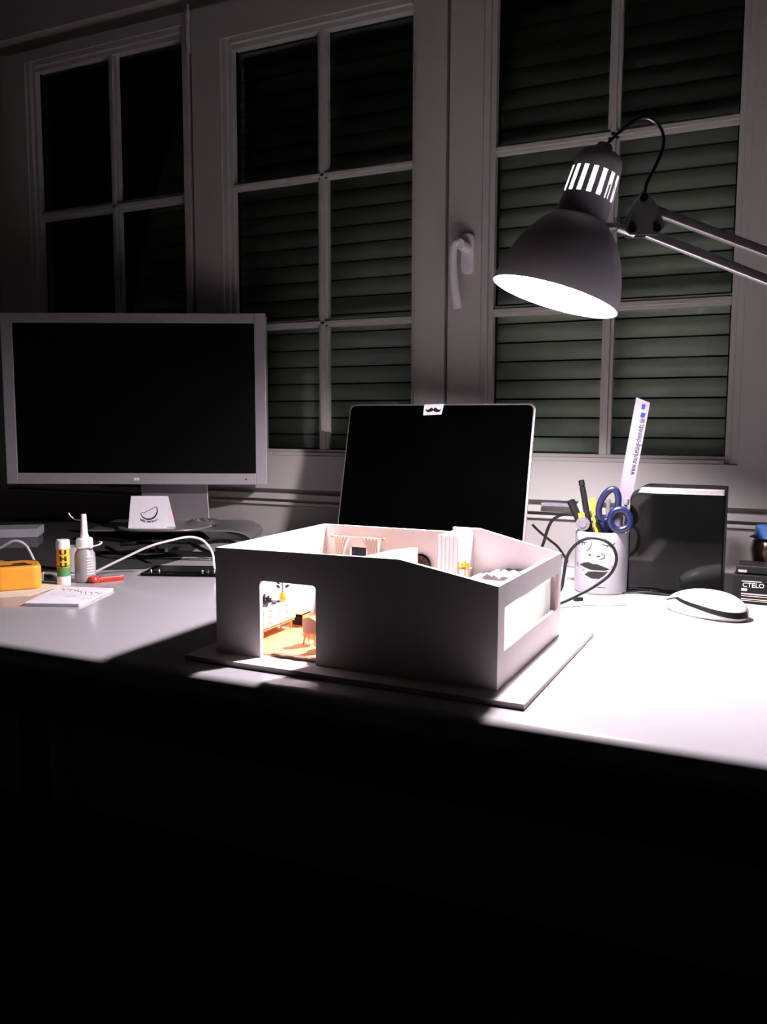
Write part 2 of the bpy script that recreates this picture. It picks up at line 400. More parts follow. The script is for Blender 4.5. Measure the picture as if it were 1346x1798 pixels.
# vase with a twig, and leafy plants, on the sideboard
t = thing('vase', (-.4915, .7835, .0406), 'small yellow vase holding a leafy twig on the miniature sideboard', 'vase')
mx = axes((-.4915, .7835, .0406), (0, 0, 1))
obj('vessel', lathe(B(), [(.0026, 0), (.0036, .001), (.0040, .004), (.0034, .007), (.0021, .0095), (.0018, .0105), (.0013, .0105), (.0015, .009)], mx, 20), M_yell, t, True)
def leaf(bm, p, d, L, W):
    m = axes(p, d); n = 4; prev = None
    pts = [(0, 0), (W, L * .35), (W * .8, L * .7), (0, L), (-W * .8, L * .7), (-W, L * .35)]
    a = [bm.verts.new(m @ V((u, .0001 - abs(u) * .3, v))) for u, v in pts]; c = [bm.verts.new(m @ V((u, -.0002 - abs(u) * .3, v))) for u, v in pts]
    bm.faces.new(a); bm.faces.new(list(reversed(c)))
    for i in range(6): bm.faces.new((a[i], a[(i + 1) % 6], c[(i + 1) % 6], c[i]))
tw = tube(B(), [(-.4915, .7835, .0480), (-.4918, .7835, .056), (-.4925, .784, .064), (-.492, .784, .072)], .0006, 6, 4)
o = obj('twig', tw, M_leaf, t)
for i, (z, dx, dy, dzz) in enumerate([(.0535, -1, 0, .5), (.0545, 1, .2, .5), (.0575, -.9, -.3, .7), (.062, 1, 0, .6), (.0635, -1, .2, .7), (.067, .9, -.2, .5), (.0685, -.9, .2, .8), (.071, .3, .1, 1)]):
    q = B(); stick(q, (-.492, .7838, z), V((-.492, .7838, z)) + V((dx, dy, dzz)).normalized() * .0035, .0002, n=5); leaf(q, V((-.492, .7838, z)) + V((dx, dy, dzz)).normalized() * .003, (dx, dy, dzz), .0062, .0018)
    obj('leaf', q, M_leaf, o)
t = thing('potted_plant', (-.494, .752, .0406), 'dark leafy potted plant on the near end of the miniature sideboard', 'plant')
obj('pot', lathe(B(), [(.0032, 0), (.0042, .0045), (.0037, .0045)], axes((-.494, .752, .0406), (0, 0, 1)), 14), M_grey, t, True)
for i in range(42):
    a = random.uniform(0, 2 * PI); e = random.uniform(-.1, 1.2); d = V((math.cos(a) * math.cos(e), math.sin(a) * math.cos(e), math.sin(e)))
    q = B(); p = V((-.494, .752, .0450)); stick(q, p, p + d * .004, .0002, n=5); leaf(q, p + d * random.uniform(.002, .005), d, .005, .0015)
    obj('leaf', q, M_leaf, t)
t = thing('trailing_plant', (-.4925, .768, .0406), 'low dark trailing plant lying on the miniature sideboard beside the potted one', 'plant')
obj('pot', lathe(B(), [(.0022, 0), (.0027, .0026), (.0022, .0026)], axes((-.4925, .768, .0406), (0, 0, 1)), 12), M_grey, t, True)
for i in range(14):
    a = i * .45; d = V((math.cos(a), math.sin(a) * 1.4, random.uniform(-.05, .6))).normalized(); p = V((-.4925, .768, .0428))
    q = B(); stick(q, p, p + d * .004, .0002, n=5); leaf(q, p + d * .003, d, .0045, .0011); obj('leaf', q, M_leaf, t)
# dark box at the end of the sideboard
t = thing('miniature_crate', (-.491, .818, .0068), 'small open wooden crate with dark inside beyond the miniature sideboard', 'crate')
b = B(); x0, x1, y0, y1, z0, z1 = -.500, -.482, .810, .826, .0068, .0215
box(b, x0, x1, y0, y1, z0, z0 + .001); box(b, x0, x1, y0, y1, z1 - .001, z1); box(b, x0, x0 + .001, y0, y1, z0, z1); box(b, x1 - .001, x1, y0, y1, z0, z1); box(b, x0, x1, y1 - .001, y1, z0, z1)
obj('shell', b, M_woodf, t)
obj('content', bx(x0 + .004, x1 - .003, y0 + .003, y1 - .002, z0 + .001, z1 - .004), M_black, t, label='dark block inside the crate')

# white table with chairs
t = thing('miniature_table', (-.425, .812, .0068), 'white miniature table with splayed legs inside the model house', 'table')
obj('tabletop', lathe(B(), [(.0285, 0), (.0290, .0006), (.0290, .0018), (.0285, .0022)], axes((-.425, .812, .0345), (0, 0, 1)), 36), M_foam, t, True)
for a in (.7, 2.27, 3.84, 5.41):
    c, s_ = math.cos(a), math.sin(a)
    obj('leg', stick(B(), (-.425 + .021 * c, .812 + .021 * s_, .0068), (-.425 + .014 * c, .812 + .014 * s_, .0346), .0008, .0013, 8), M_foam, t)
def mini_chair(x, y, rz, label):
    t = thing('miniature_chair', (x, y, .0068), label, 'chair', 'blush miniature chairs in the model house')
    R = Matrix.Translation((x, y, .0068)) @ Matrix.Rotation(rz, 4, 'Z')
    b = lathe(B(), [(.0078, 0), (.0085, .0008), (.0085, .0022), (.0075, .003)], R @ Matrix.Translation((0, 0, .0125)), 20); obj('seat', b, M_pink, t, True)
    b = B(); n = 12; rows = []
    for j in range(7):
        v = j / 6; row = []
        for i in range(n + 1):
            u = i / n * 2 - 1; wd = 1.05 * math.sqrt(max(0.02, 1 - max(0, (v - .45) / .55) ** 2.2)); a = -PI / 2 + u * wd
            row.append((a, .0135 + v * .0165))
        rows.append(row)
    for rad in (.0092, .0080):
        g = [[b.verts.new(R @ V((rad * math.cos(a), rad * math.sin(a) - .0004 * (z * 100 - 1), z))) for a, z in row] for row in rows]
        for j in range(6):
            for i in range(n): b.faces.new((g[j][i], g[j][i + 1], g[j + 1][i + 1], g[j + 1][i]))
        if rad == .0092: g0 = g
    for j in range(6):
        b.faces.new((g0[j][0], g0[j + 1][0], g[j + 1][0], g[j][0])); b.faces.new((g0[j][n], g0[j + 1][n], g[j + 1][n], g[j][n]))
    for i in range(n):
        b.faces.new((g0[0][i], g0[0][i + 1], g[0][i + 1], g[0][i])); b.faces.new((g0[6][i], g0[6][i + 1], g[6][i + 1], g[6][i]))
    obj('backrest', b, M_pink, t, True)
    for sx_, sy_ in ((1, 1), (1, -1), (-1, 1), (-1, -1)):
        obj('leg', stick(B(), R @ V((.0068 * sx_, .0068 * sy_, 0)), R @ V((.0046 * sx_, .0046 * sy_, .0128)), .0007, .0012, 8), M_woodf, t)
    return t
mini_chair(-.4365, .751, .10, 'blush felt miniature chair with wooden legs just inside the doorway, back turned')
mini_chair(-.4130, .738, .45, 'blush miniature chair drawn up to the right of the nearest one, behind the front wall')
mini_chair(-.434, .862, PI - .1, 'blush miniature chair on the far side of the white miniature table')
mini_chair(-.3900, .722, -.3, 'blush miniature chair in the front corner of the model, right of the doorway')
# curtains on a rod in front of the little window
t = thing('miniature_curtain', (-.459, .900, .035), 'sheer cream miniature curtains on a wooden rod on the back wall', 'curtain')
obj('rod', stick(B(), (-.4935, .8985, .0985), (-.4250, .8985, .0985), .0008, n=10), M_rodw, t, True)
for x in (-.4935, -.4250): obj('finial', lathe(B(), [(.0006, -.002), (.0018, -.0008), (.0018, .0008), (.0006, .002)], axes((x, .8985, .0985), (1, 0, 0)), 10), M_woodf, t, True)
for x in (-.488, -.431): obj('bracket', bx(x - .0006, x + .0006, .8990, hy1 - T, .0980, .0988), M_woodf, t)
def drape(xa, xb, lean):
    b = B(); n = 36; rows = []
    for j in range(9):
        v = j / 8; row = []
        for i in range(n + 1):
            u = i / n; pinch = 1 - .38 * math.sin(PI * min(v * 1.15, 1))
            xc = (xa + xb) / 2 + lean * .35 * math.sin(PI * min(v, 1)) * (xb - xa)
            x = xc + (u - .5) * (xb - xa) * pinch
            row.append((x, .8985 + .0017 * math.sin(u * 2 * PI * 5.2 + v) , .0995 - v * .072))
        rows.append(row)
    for off in (0, .0003):
        g = [[b.verts.new((x, y + off, z)) for x, y, z in row] for row in rows]
        for j in range(8):
            for i in range(n): b.faces.new((g[j][i], g[j][i + 1], g[j + 1][i + 1], g[j + 1][i]))
    return b
obj('curtain_panel', drape(-.490, -.4695, -.6), M_cloth, t, True); obj('curtain_panel', drape(-.4530, -.4300, .6), M_cloth, t, True)
# round dark wall basket
t = thing('wall_basket', (-.3810, .9010, .0570), 'round dark woven wall basket on the back wall of the model', 'basket')
mm = axes((-.3810, .9068, .0700), (0, -1, 0))
obj('rim', lathe(B(), [(.0125, 0), (.0135, .001), (.0135, .003), (.0118, .004), (.0112, .002)], mm, 28, cap0=False, cap1=False), M_black, t, True)
obj('weave', lathe(B(), [(.0125, .0005), (.0115, .0022), (.006, .0012), (.002, .0010)], mm, 28), mat('brown_wicker', (.16, .07, .03), .8, noise=.5, nscale=200), t, True)
for k in range(6):
    a = k * PI / 6; d = V((math.cos(a), 0, math.sin(a))) * .0118; c = V((-.3810, .9035, .0700)); obj('spoke', stick(B(), c - d, c + d, .0005, n=6), M_black, t)
# right-hand room: bed with blanket, little wooden shelf
t = thing('miniature_cabinet', (-.268, .885, .0052), 'white miniature cabinet with a grey-mauve cloth draped over it, beside the gable wall', 'cabinet')
obj('body', bx(-.304, -.228, .862, .9065, .0052, .0665), M_foam, t); obj('top_board', bx(-.305, -.227, .860, .9070, .0665, .0685), M_foam, t)
obj('door', bx(-.302, -.268, .8608, .862, .008, .064), M_foam, t); obj('door', bx(-.266, -.230, .8608, .862, .008, .064), M_foam, t)
b = B(); n = 14; g = []
for j in range(n + 1):
    g.append([b.verts.new((-.290 + .012 * j / n * (j / n) + .038 * i / n, .859 + .046 * j / n, .0700 + .0030 * abs(math.sin(i * .9 + j * .5)) + .0025 * random.random())) for i in range(n + 1)])
for j in range(n):
    for i in range(n): b.faces.new((g[j][i], g[j][i + 1], g[j + 1][i + 1], g[j + 1][i]))
ex = bmesh.ops.extrude_face_region(b, geom=b.faces[:])
for e in ex['geom']:
    if isinstance(e, bmesh.types.BMVert): e.co.z = .0687
obj('cloth', b, M_blanket, t, True)
t = thing('miniature_shelf', (-.306, .855, .0052), 'tiny honey-coloured wooden ladder shelf beside the gable partition', 'shelf')
for x, y in ((-.3125, .848), (-.3085, .857), (-.3015, .848)): obj('upright', bx(x - .0008, x + .0008, y - .0008, y + .0008, .0052, .0870), M_woodf, t)
for z in (.022, .042, .062, .0795): obj('shelf_board', bx(-.3135, -.3008, .8470, .8580, z, z + .0012), M_woodf, t)
tag(obj('miniature_basket', lathe(B(), [(.0030, 0), (.0042, .003), (.0044, .0055), (.0038, .0055), (.0035, .004)], axes((-.3075, .8520, .0807), (0, 0, 1)), 16), M_yell, smooth=True), 'tiny straw-yellow basket on top of the miniature ladder shelf', 'basket')

# ================================================================== MONITOR (faces the camera, turned 25 degrees)
yaw = math.atan2(.4279, .9038)
MX = V((.9038, .4279, 0)).normalized(); MY = V((-.4279, .9038, 0)).normalized()
mo = V((-1.1925, 1.353, 0))      # bottom centre of the screen face
def MM(x=0, y=0, z=0):
    o = mo + MX * x + MY * y + V((0, 0, z)); return Matrix(((MX.x, 0, -MY.x, o.x), (MX.y, 0, -MY.y, o.y), (0, 1, 0, o.z), (0, 0, 0, 1)))  # u->right, v->up, thickness->towards viewer
t = thing('monitor', mo, 'silver-framed widescreen monitor switched off, standing left of the laptop', 'monitor')
hw, zb, zt = .2635, .108, .449
Mo = MM()
obj('housing', prism(B(), rrect(-hw, hw, zb, zt, .006), -.030, -.004, Mo), M_bezel, t, bevel=.003)
b = B(); bw, bt, bb = .0225, .0195, .0225
for a in ((-hw, -hw + bw, zb, zt), (hw - bw, hw, zb, zt), (-hw + bw, hw - bw, zb, zb + bb), (-hw + bw, hw - bw, zt - bt, zt)):
    prism(b, [(a[0], a[2]), (a[1], a[2]), (a[1], a[3]), (a[0], a[3])], -.004, .0, Mo)
obj('bezel', b, M_bezel, t, bevel=.001)
obj('screen', prism(B(), [(-hw + bw, zb + bb), (hw - bw, zb + bb), (hw - bw, zt - bt), (-hw + bw, zt - bt)], -.004, -.0025, Mo), M_screen, t)
b = B(); prism(b, rrect(-.006, -.001, zb + .008, zb + .0135, .001), 0, .0004, Mo); prism(b, rrect(.000, .005, zb + .008, zb + .0135, .001), 0, .0004, Mo)
obj('emblem', b, M_cream, t, label='tiny pale maker emblem centred on the lower bezel')
obj('power_button', lathe(B(), [(.0018, 0), (.0018, .0005)], Mo @ Matrix.Translation((.221, zb + .011, 0)), 12), M_black, t)
obj('neck', (lambda q: (prism(q, [(.005 - .012, .0242), (.146 - .012, .0242), (.138 - .012, .20), (.002 - .012, .20)], -.062, -.056, Mo), q)[1])(B()), M_silver, t, bevel=.001)
obj('neck_mount', prism(B(), [(.02, .14), (.11, .14), (.11, .22), (.02, .22)], -.057, -.030, Mo), M_black, t)
fo = []
for i in range(40):
    a = 2 * PI * i / 40; c, s_ = math.cos(a), math.sin(a); fo.append((.064 + .093 * math.copysign(abs(c) ** .6, c), -.010 + .098 * math.copysign(abs(s_) ** .75, s_)))
fm = Matrix(((MX.x, MY.x, 0, mo.x), (MX.y, MY.y, 0, mo.y), (0, 0, 1, .0013), (0, 0, 0, 1)))
obj('foot', prism(B(), fo, .0225, .0285, fm), M_silver, t, True, bevel=.0025)
# riser shelf the foot stands on: flat sheet, right end bent down to the desk
t2 = thing('monitor_riser', mo + V((0, 0, 0)), 'bent aluminium riser sheet under the monitor foot, its end curving down to the desk', 'stand')
pr = []; th = .0025
up = [(-.09, 0.0005)] + [(-.09 + .012 * (1 - math.cos(a)), .0195 * math.sin(a)) for a in (.5, 1.0, PI / 2)] + [(.02, .0195), (.155, .0195)] + [(.190 + .050 * math.sin(a), .0005 + .019 * math.cos(a) if a < PI / 2 else .0005) for a in (0, .3, .6, .9, 1.2, 1.45)] + [(.2400, .0005)]
outer = [(u, v + (th if v > .001 else 0)) for u, v in up]
b = B(); n = len(up); y0, y1 = -.070, .110
Rm = fm
vs = [[b.verts.new(Rm @ V((u, y, v + dz_))) for u, v in up] for y in (y0, y1) for dz_ in (0, .0028)]
for i in range(n - 1):
    b.faces.new((vs[0][i], vs[0][i + 1], vs[2][i + 1], vs[2][i])); b.faces.new((vs[1][i], vs[1][i + 1], vs[3][i + 1], vs[3][i]))
    b.faces.new((vs[0][i], vs[0][i + 1], vs[1][i + 1], vs[1][i])); b.faces.new((vs[2][i], vs[2][i + 1], vs[3][i + 1], vs[3][i]))
for i in (0, n - 1): b.faces.new((vs[0][i], vs[1][i], vs[3][i], vs[2][i]))
obj('riser_sheet', b, mat('dark_brushed_metal', (.33, .32, .32), .38, .7, noise=.08, nscale=60), t2, True)

# folded watermelon card on the monitor foot
co = mo + MX * .045 + MY * -.090
def CM(x, y, z, lean=0):
    o = co + MX * x + MY * y + V((0, 0, .0300 + z)); upv = (V((0, 0, 1)) * math.cos(lean) + MY * math.sin(lean)); nrm = MX.cross(upv)
    return Matrix(((MX.x, upv.x, nrm.x, o.x), (MX.y, upv.y, nrm.y, o.y), (MX.z, upv.z, nrm.z, o.z), (0, 0, 0, 1)))
t = thing('greeting_card', co + V((0, 0, .0300)), 'white folded card with a drawn melon slice standing on the monitor foot', 'card')
cf = CM(0, 0, 0, .20); L = .0625
obj('front_flap', prism(B(), [(-.0385, 0), (.0365, 0), (.0365, L), (-.0350, L)], -.0004, 0, cf), M_paper, t)
ytop = L * math.sin(.20); cb = CM(0, 2 * ytop, 0, -.20)
obj('back_flap', prism(B(), [(-.033, .0), (.047, .0), (.0370, L), (-.0345, L)], 0, .0004, cb), M_paper, t, label='back flap with a red melon print showing at its edge')
def arc_strip(bm, cx, cy, r, a0, a1, w0, w1, mtx, n=16, dz_=.0003):
    o_ = []; i_ = []
    for k in range(n + 1):
        q = k / n; a = a0 + (a1 - a0) * q; ww = w0 + (w1 - w0) * math.sin(q * PI)
        o_.append((cx + (r + ww / 2) * math.cos(a), cy + (r + ww / 2) * math.sin(a))); i_.append((cx + (r - ww / 2) * math.cos(a), cy + (r - ww / 2) * math.sin(a)))
    return prism(bm, o_ + i_[::-1], 0, dz_, mtx)
b = B(); arc_strip(b, .0003, .0335, .0165, -PI + .35, .50, .0012, .0030, cf)
ln = lambda bm, p, q, w_, m_: prism(bm, [(p[0] - (q[1] - p[1]) * w_, p[1] + (q[0] - p[0]) * w_), (p[0] + (q[1] - p[1]) * w_, p[1] - (q[0] - p[0]) * w_), (q[0] + (q[1] - p[1]) * w_, q[1] - (q[0] - p[0]) * w_), (q[0] - (q[1] - p[1]) * w_, q[1] + (q[0] - p[0]) * w_)], 0, .0003, m_)
P_ = [(-.0150, .0282), (-.0115, .0300), (-.0075, .0290), (-.0045, .0325), (.0000, .0335), (.0040, .0360), (.0145, .0415)]
for p, q in zip(P_, P_[1:]): ln(b, p, q, .00055 / math.hypot(q[0] - p[0], q[1] - p[1]), cf)
obj('drawing', b, M_print, t, label='black line drawing of a melon slice')
def arcx(c): # words bend along a smile
    a = (c.x) / .034; return cf @ V((.001 + .034 * math.sin(a), .0445 - (.034 + .0 - c.y) * math.cos(a) , c.z))
obj('lettering', text_bm('feliz verano!', .0072, arcx, .0003, 'CENTER', bold=.00018), M_print, t)
cbn = cb @ Matrix.Rotation(PI, 4, 'Y')
b = B(); mr = []
for k in range(13): a = PI + PI * k / 12; mr.append((.0405 + .0065 * math.cos(a), .031 + .010 * math.sin(a)))
obj('melon_print', prism(b, mr, -.0007, -.0001, cb), M_red, t, label='red melon print on the back flap')
# crumpled foil packet behind the card
b = B(); n = 10
c0 = mo + MX * .135 + MY * -.010 + V((0, 0, .0301)); g = []
for j in range(n + 1):
    g.append([b.verts.new(c0 + MX * (-.034 + .066 * i / n) + MY * (-.02 + .04 * j / n) + V((0, 0, (.003 + .008 * random.random()) * math.sin(PI * (i + .5) / (n + 1)) ** .4))) for i in range(n + 1)])
for j in range(n):
    for i in range(n): b.faces.new((g[j][i], g[j][i + 1], g[j + 1][i + 1], g[j + 1][i]))
ex = bmesh.ops.extrude_face_region(b, geom=b.faces[:])
for e in ex['geom']:
    if isinstance(e, bmesh.types.BMVert): e.co.z = .0301
tag(obj('crumpled_packet', b, M_foil), 'small crumpled foil packet lying behind the folded card', 'packet')

# ================================================================== LAPTOP
lx0, lx1, ly = -.7275, -.3825, 1.335
t = thing('laptop', ((lx0 + lx1) / 2, 1.22, 0), 'open silver laptop with dark glossy screen behind the model house', 'laptop')
obj('base', prism(B(), rrect(lx0, lx1, 1.085, 1.342, .012), .001, .016, Matrix.Identity(4)), M_silver, t, bevel=.002)
obj('keyboard_well', bx(lx0 + .03, lx1 - .03, 1.205, 1.331, .0158, .0164), M_black, t)
kb = None
for r_ in range(6):
    for c_ in range(14):
        x = lx0 + .036 + c_ * .0198; y = 1.209 + r_ * .0204
        if kb is None: kb = obj('key', bx(x, x + .0165, y, y + .0175, .0164, .0180), M_key, t)
        else:
            k = kb.copy(); COL.objects.link(k); k.parent = t; k.location = (x - (lx0 + .036), y - 1.209, 0)
obj('trackpad', prism(B(), rrect(-.60, -.51, 1.10, 1.185, .004), .0158, .0163, Matrix.Identity(4)), M_silver, t)
obj('hinge', stick(B(), (lx0 + .05, 1.338, .014), (lx1 - .05, 1.338, .014), .006), M_black, t, True)
lean = math.atan2(.060, .252); LH = .258
LM = Matrix(((1, 0, 0, 0), (0, math.sin(lean), math.cos(lean), 1.335), (0, math.cos(lean), -math.sin(lean), .016), (0, 0, 0, 1)))
obj('lid', prism(B(), rrect(lx0, lx1, .002, LH, .012), .0012, .0070, LM), M_silver, t, bevel=.0008)
obj('screen', prism(B(), rrect(lx0 + .0030, lx1 - .0030, .004, LH - .003, .010), .0002, .0012, LM), M_gscreen, t, label='dark glossy laptop screen, switched off')
st = tag(obj('sticker', prism(B(), [(-.5812, LH - .0208), (-.5475, LH - .0190), (-.5445, LH - .0005), (-.5812, LH - .0015)], -.0003, .0002, LM), M_paper, None), 'white sticker with a black moustache at the top of the laptop screen', 'sticker')
b = B(); mc = (-.5632, LH - .0110)
for sg in (-1, 1):
    o_ = [(0, .001), (.002, .0035), (.005, .0038), (.008, .0015), (.011, -.0002), (.0148, .002), (.0135, -.0025), (.0105, -.0042), (.006, -.0040), (.0025, -.0028), (0, -.0012)]
    prism(b, [(mc[0] + sg * u * .98, mc[1] + v) for u, v in (o_ if sg > 0 else o_[::-1])], -.0006, -.0003, LM)
mu = obj('moustache', b, M_print, st)

# ================================================================== DESK LAMP
O = V((-0.2568, 1.0077, 0.3805)); AX = V((0, 0, 0))
view = (O - V((0, 0, .235))).normalized(); ih = (RX * .315 + UP * .949); ih = (ih - view * ih.dot(view)).normalized()
AX = (ih * .982 + view * .190).normalized()
LMx = axes(O, AX, RX)
k = 1.00 / 1504.2
t = thing('desk_lamp', (.16, 1.30, 0), 'grey architect desk lamp with bell shade, switched on over the desk', 'lamp')
prof = [(113, 0), (112.5, 6), (110, 24), (104, 47), (93, 77), (82, 98), (68, 117), (54, 131), (43, 139)]
prof = [(r * k, s * k / .985) for r, s in prof]
b = B(); lathe(b, prof, LMx, 64, False, False)
lathe(b, [(r - .0012, s) for r, s in prof], LMx, 64, False, False, mi=1)
lathe(b, [(prof[0][0] - .0012, 0), (prof[0][0], 0)], LMx, 64, False, False)
obj('shade', b, [M_shade, M_shade_in], t, True)
# ventilated socket housing: 16 open slots round the neck
b = B(); N = 32
levels = [(47.5, 126), (45.5, 134), (44.5, 145), (44, 172), (42.5, 216), (41.5, 232), (38, 244), (30, 251), (14, 254)]
for ofs in (0, -.0010):
    rings = [[b.verts.new(LMx @ V((max(r * k + ofs, .001) * math.cos(2 * PI * (i + .5) / N), max(r * k + ofs, .001) * math.sin(2 * PI * (i + .5) / N), s * k / .985))) for i in range(N)] for r, s in levels]
    for j in range(len(levels) - 1):
        for i in range(N):
            if j == 3 and i % 2 == 0: continue
            b.faces.new((rings[j][i], rings[j][(i + 1) % N], rings[j + 1][(i + 1) % N], rings[j + 1][i])).material_index = 0 if ofs == 0 else 1
    if ofs == 0: r0 = rings
for i in range(N):
    if i % 2 == 0:
        for a, c in (((3, i), (4, i)), ((3, (i + 1) % N), (4, (i + 1) % N)), ((3, i), (3, (i + 1) % N)), ((4, i), (4, (i + 1) % N))):
            b.faces.new((r0[a[0]][a[1]], r0[c[0]][c[1]], rings[c[0]][c[1]], rings[a[0]][a[1]]))
obj('socket_housing', b, [M_shade, M_shade_in], t, True)
obj('cable_collar', lathe(B(), [(15 * k, 248 * k), (15 * k, 266 * k), (12 * k, 271 * k), (4 * k, 272 * k)], LMx, 20), M_cream, t, True, label='white cable collar on top of the lamp head')
obj('socket', lathe(B(), [(.012, .053), (.016, .072), (.018, .088), (.018, .102), (.016, .110), (.015, .150)], LMx, 20), M_cream, t, True)
b = B(); bmesh.ops.create_icosphere(b, subdivisions=3, radius=.020, matrix=LMx @ Matrix.Translation((0, 0, .034)))
obj('bulb', b, M_bulb, t, True)
# bracket, joint and arms
neck = LMx @ V((45 * k, 0, 128 * k)); J0 = V((-0.1934, 1.0471, 0.4613))
obj('neck_bracket', (lambda q: (stick(q, LMx @ V((42 * k, 0, 140 * k)), (-0.1923, 1.0471, 0.4629), .0045, n=12), stick(q, (-0.1952, 1.0466, 0.4725), (-0.1942, 1.0471, 0.4571), .0032, n=10), stick(q, (-0.1938, 1.0447, 0.4614), (-0.1760, 1.0553, 0.4552), .0052, n=12), q)[3])(B()), M_silver, t, True)
def plate(pts, y, th_):
    return prism(B(), pts, y, y + th_, axes((-0.1668, 1.0596, 0.4706), V((.4279, -.9038, 0)), V((.9038, .4279, 0))))
jp = [(-.024, -.014), (-.018, -.019), (.014, -.019), (.022, -.010), (.014, .012), (.002, .028), (-.005, .030), (-.012, .022)]
obj('joint_plate', plate(jp, -.009, .0015), M_joint, t, bevel=.0005); obj('joint_plate', plate(jp, .0075, .0015), M_joint, t, bevel=.0005)
jm = axes((-0.1668, 1.0596, 0.4706), V((.4279, -.9038, 0)), V((.9038, .4279, 0)))
for u, v in ((-.016, -.013), (.012, -.012), (-.004, .022)):
    obj('joint_bolt', lathe(B(), [(.0045, -.012), (.0045, -.009), (.0028, -.009), (.0028, .010), (.0045, .010), (.0045, .013)], jm @ Matrix.Translation((u, v, 0)), 14), M_black, t, True)
E1 = V((0.1077, 1.1808, 0.3754)); E2 = V((0.1000, 1.1750, 0.3451))
def sq_bar(p, q, w_):
    m_ = axes(p, V(q) - V(p), (0, 0, 1)); L_ = (V(q) - V(p)).length
    return prism(B(), rrect(-w_, w_, -w_, w_, w_ * .35, 3), 0, L_, m_)
obj('arm_bar', sq_bar((-0.1601, 1.0625, 0.4826), E1, .0054), M_silver, t, True)
obj('arm_bar', sq_bar((-0.1635, 1.0596, 0.4552), E2, .0054), M_silver, t, True)
jm2 = axes((0.1135, 1.1788, 0.3648), V((.4279, -.9038, 0)), V((.9038, .4279, 0)))
ep = [(-.022, -.026), (.030, -.030), (.034, .008), (.002, .040), (-.016, .036)]
for y in (-.009, .0075): obj('elbow_plate', prism(B(), ep, y, y + .0015, jm2), M_shade, t)
for u, v in ((-.013, -.018), (.023, -.020), (-.003, .030), (.024, .006)):
    obj('joint_bolt', lathe(B(), [(.0045, -.012), (.0045, -.009), (.0028, -.009), (.0028, .010), (.0045, .010), (.0045, .013)], jm2 @ Matrix.Translation((u, v, 0)), 14), M_black, t, True)
obj('lower_arm_bar', sq_bar((0.1337, 1.1885, 0.3475), (.155, 1.292, .045), .0054), M_silver, t, True)
obj('lower_arm_bar', sq_bar((0.1394, 1.1885, 0.3687), (.180, 1.303, .045), .0054), M_silver, t, True)
obj('base_plate', lathe(B(), [(.075, 0), (.080, .003), (.080, .010), (.070, .016), (.02, .018), (.016, .030), (.016, .050)], axes((.167, 1.298, 0), (0, 0, 1)), 40), M_shade, t, True)
obj('power_cord', tube(B(), [LMx @ V((0, 0, 262 * k)), (-0.2058, 1.0538, 0.5638), (-0.1843, 1.0659, 0.5845), (-0.1683, 1.0740, 0.5888), (-0.1538, 1.0784, 0.5763), (-0.1505, 1.0791, 0.5571), (-0.1577, 1.0731, 0.5331), (-0.1659, 1.0673, 0.5138), (-0.1678, 1.0654, 0.4975)], .0019, 8, 8), M_rub, t, True, label='thin black cord looping from the lamp head to its arm joint')

# ================================================================== MUG WITH PENS
mc = V((-.232, 1.205, 0)); MR = .0362; MZ = .0860
t = thing('mug', mc, 'white ceramic mug printed with a line-drawn face, full of pens', 'mug')
b = lathe(B(), [(MR - .006, .0015), (MR - .003, 0), (MR - .001, .001), (MR, .004), (MR, MZ - .001), (MR - .0008, MZ), (MR - .0022, MZ), (MR - .003, MZ - .001), (MR - .003, .007), (MR - .005, .005)], Matrix.Translation(mc), 56)
obj('cup', b, M_ceram, t, True)
obj('handle', tube(B(), [mc + V(p) for p in ((.0345 * .75, .0345 * .66, .070), (.042 * .75 + .003, .042 * .66 + .003, .0735), (.055 * .75, .055 * .66, .066), (.058 * .75, .058 * .66, .045), (.053 * .75, .053 * .66, .026), (.042 * .75, .042 * .66, .0165), (.0345 * .75, .0345 * .66, .018))], .0042, 10, 5), M_ceram, t, True)
# print: photo-like face; u across in metres from the middle of the print, v height; wrapped on the cup
a_mid = math.atan2(-mc.y, -mc.x)
def wrap(u, v, off=.00025): a = a_mid + math.asin(max(-.97, min(.97, u / MR))); return V((mc.x + (MR + off) * math.cos(a), mc.y + (MR + off) * math.sin(a), v))
def fpt(px, py): return ((px - 820) / 290 * MR, .0045 + (1372 - py) / 660 * .0815)
def fpoly(bm, pts):
    # subdivide wide polygons so that they follow the cup
    cx = sum(p[0] for p in pts) / len(pts); cy = sum(p[1] for p in pts) / len(pts)
    P = []
    for i in range(len(pts)):
        p, q = pts[i], pts[(i + 1) % len(pts)]
        m_ = max(1, int(math.hypot(q[0] - p[0], q[1] - p[1]) / 18))
        for j in range(m_): P.append((p[0] + (q[0] - p[0]) * j / m_, p[1] + (q[1] - p[1]) * j / m_))
    N_ = 6; rings = [[bm.verts.new(wrap(*fpt(cx + (x - cx) * s_ / N_, cy + (y - cy) * s_ / N_))) for x, y in P] for s_ in range(1, N_ + 1)]
    c = bm.verts.new(wrap(*fpt(cx, cy))); n = len(P)
    for i in range(n): bm.faces.new((c, rings[0][i], rings[0][(i + 1) % n]))
    for a, d in zip(rings, rings[1:]):
        for i in range(n): bm.faces.new((a[i], a[(i + 1) % n], d[(i + 1) % n], d[i]))
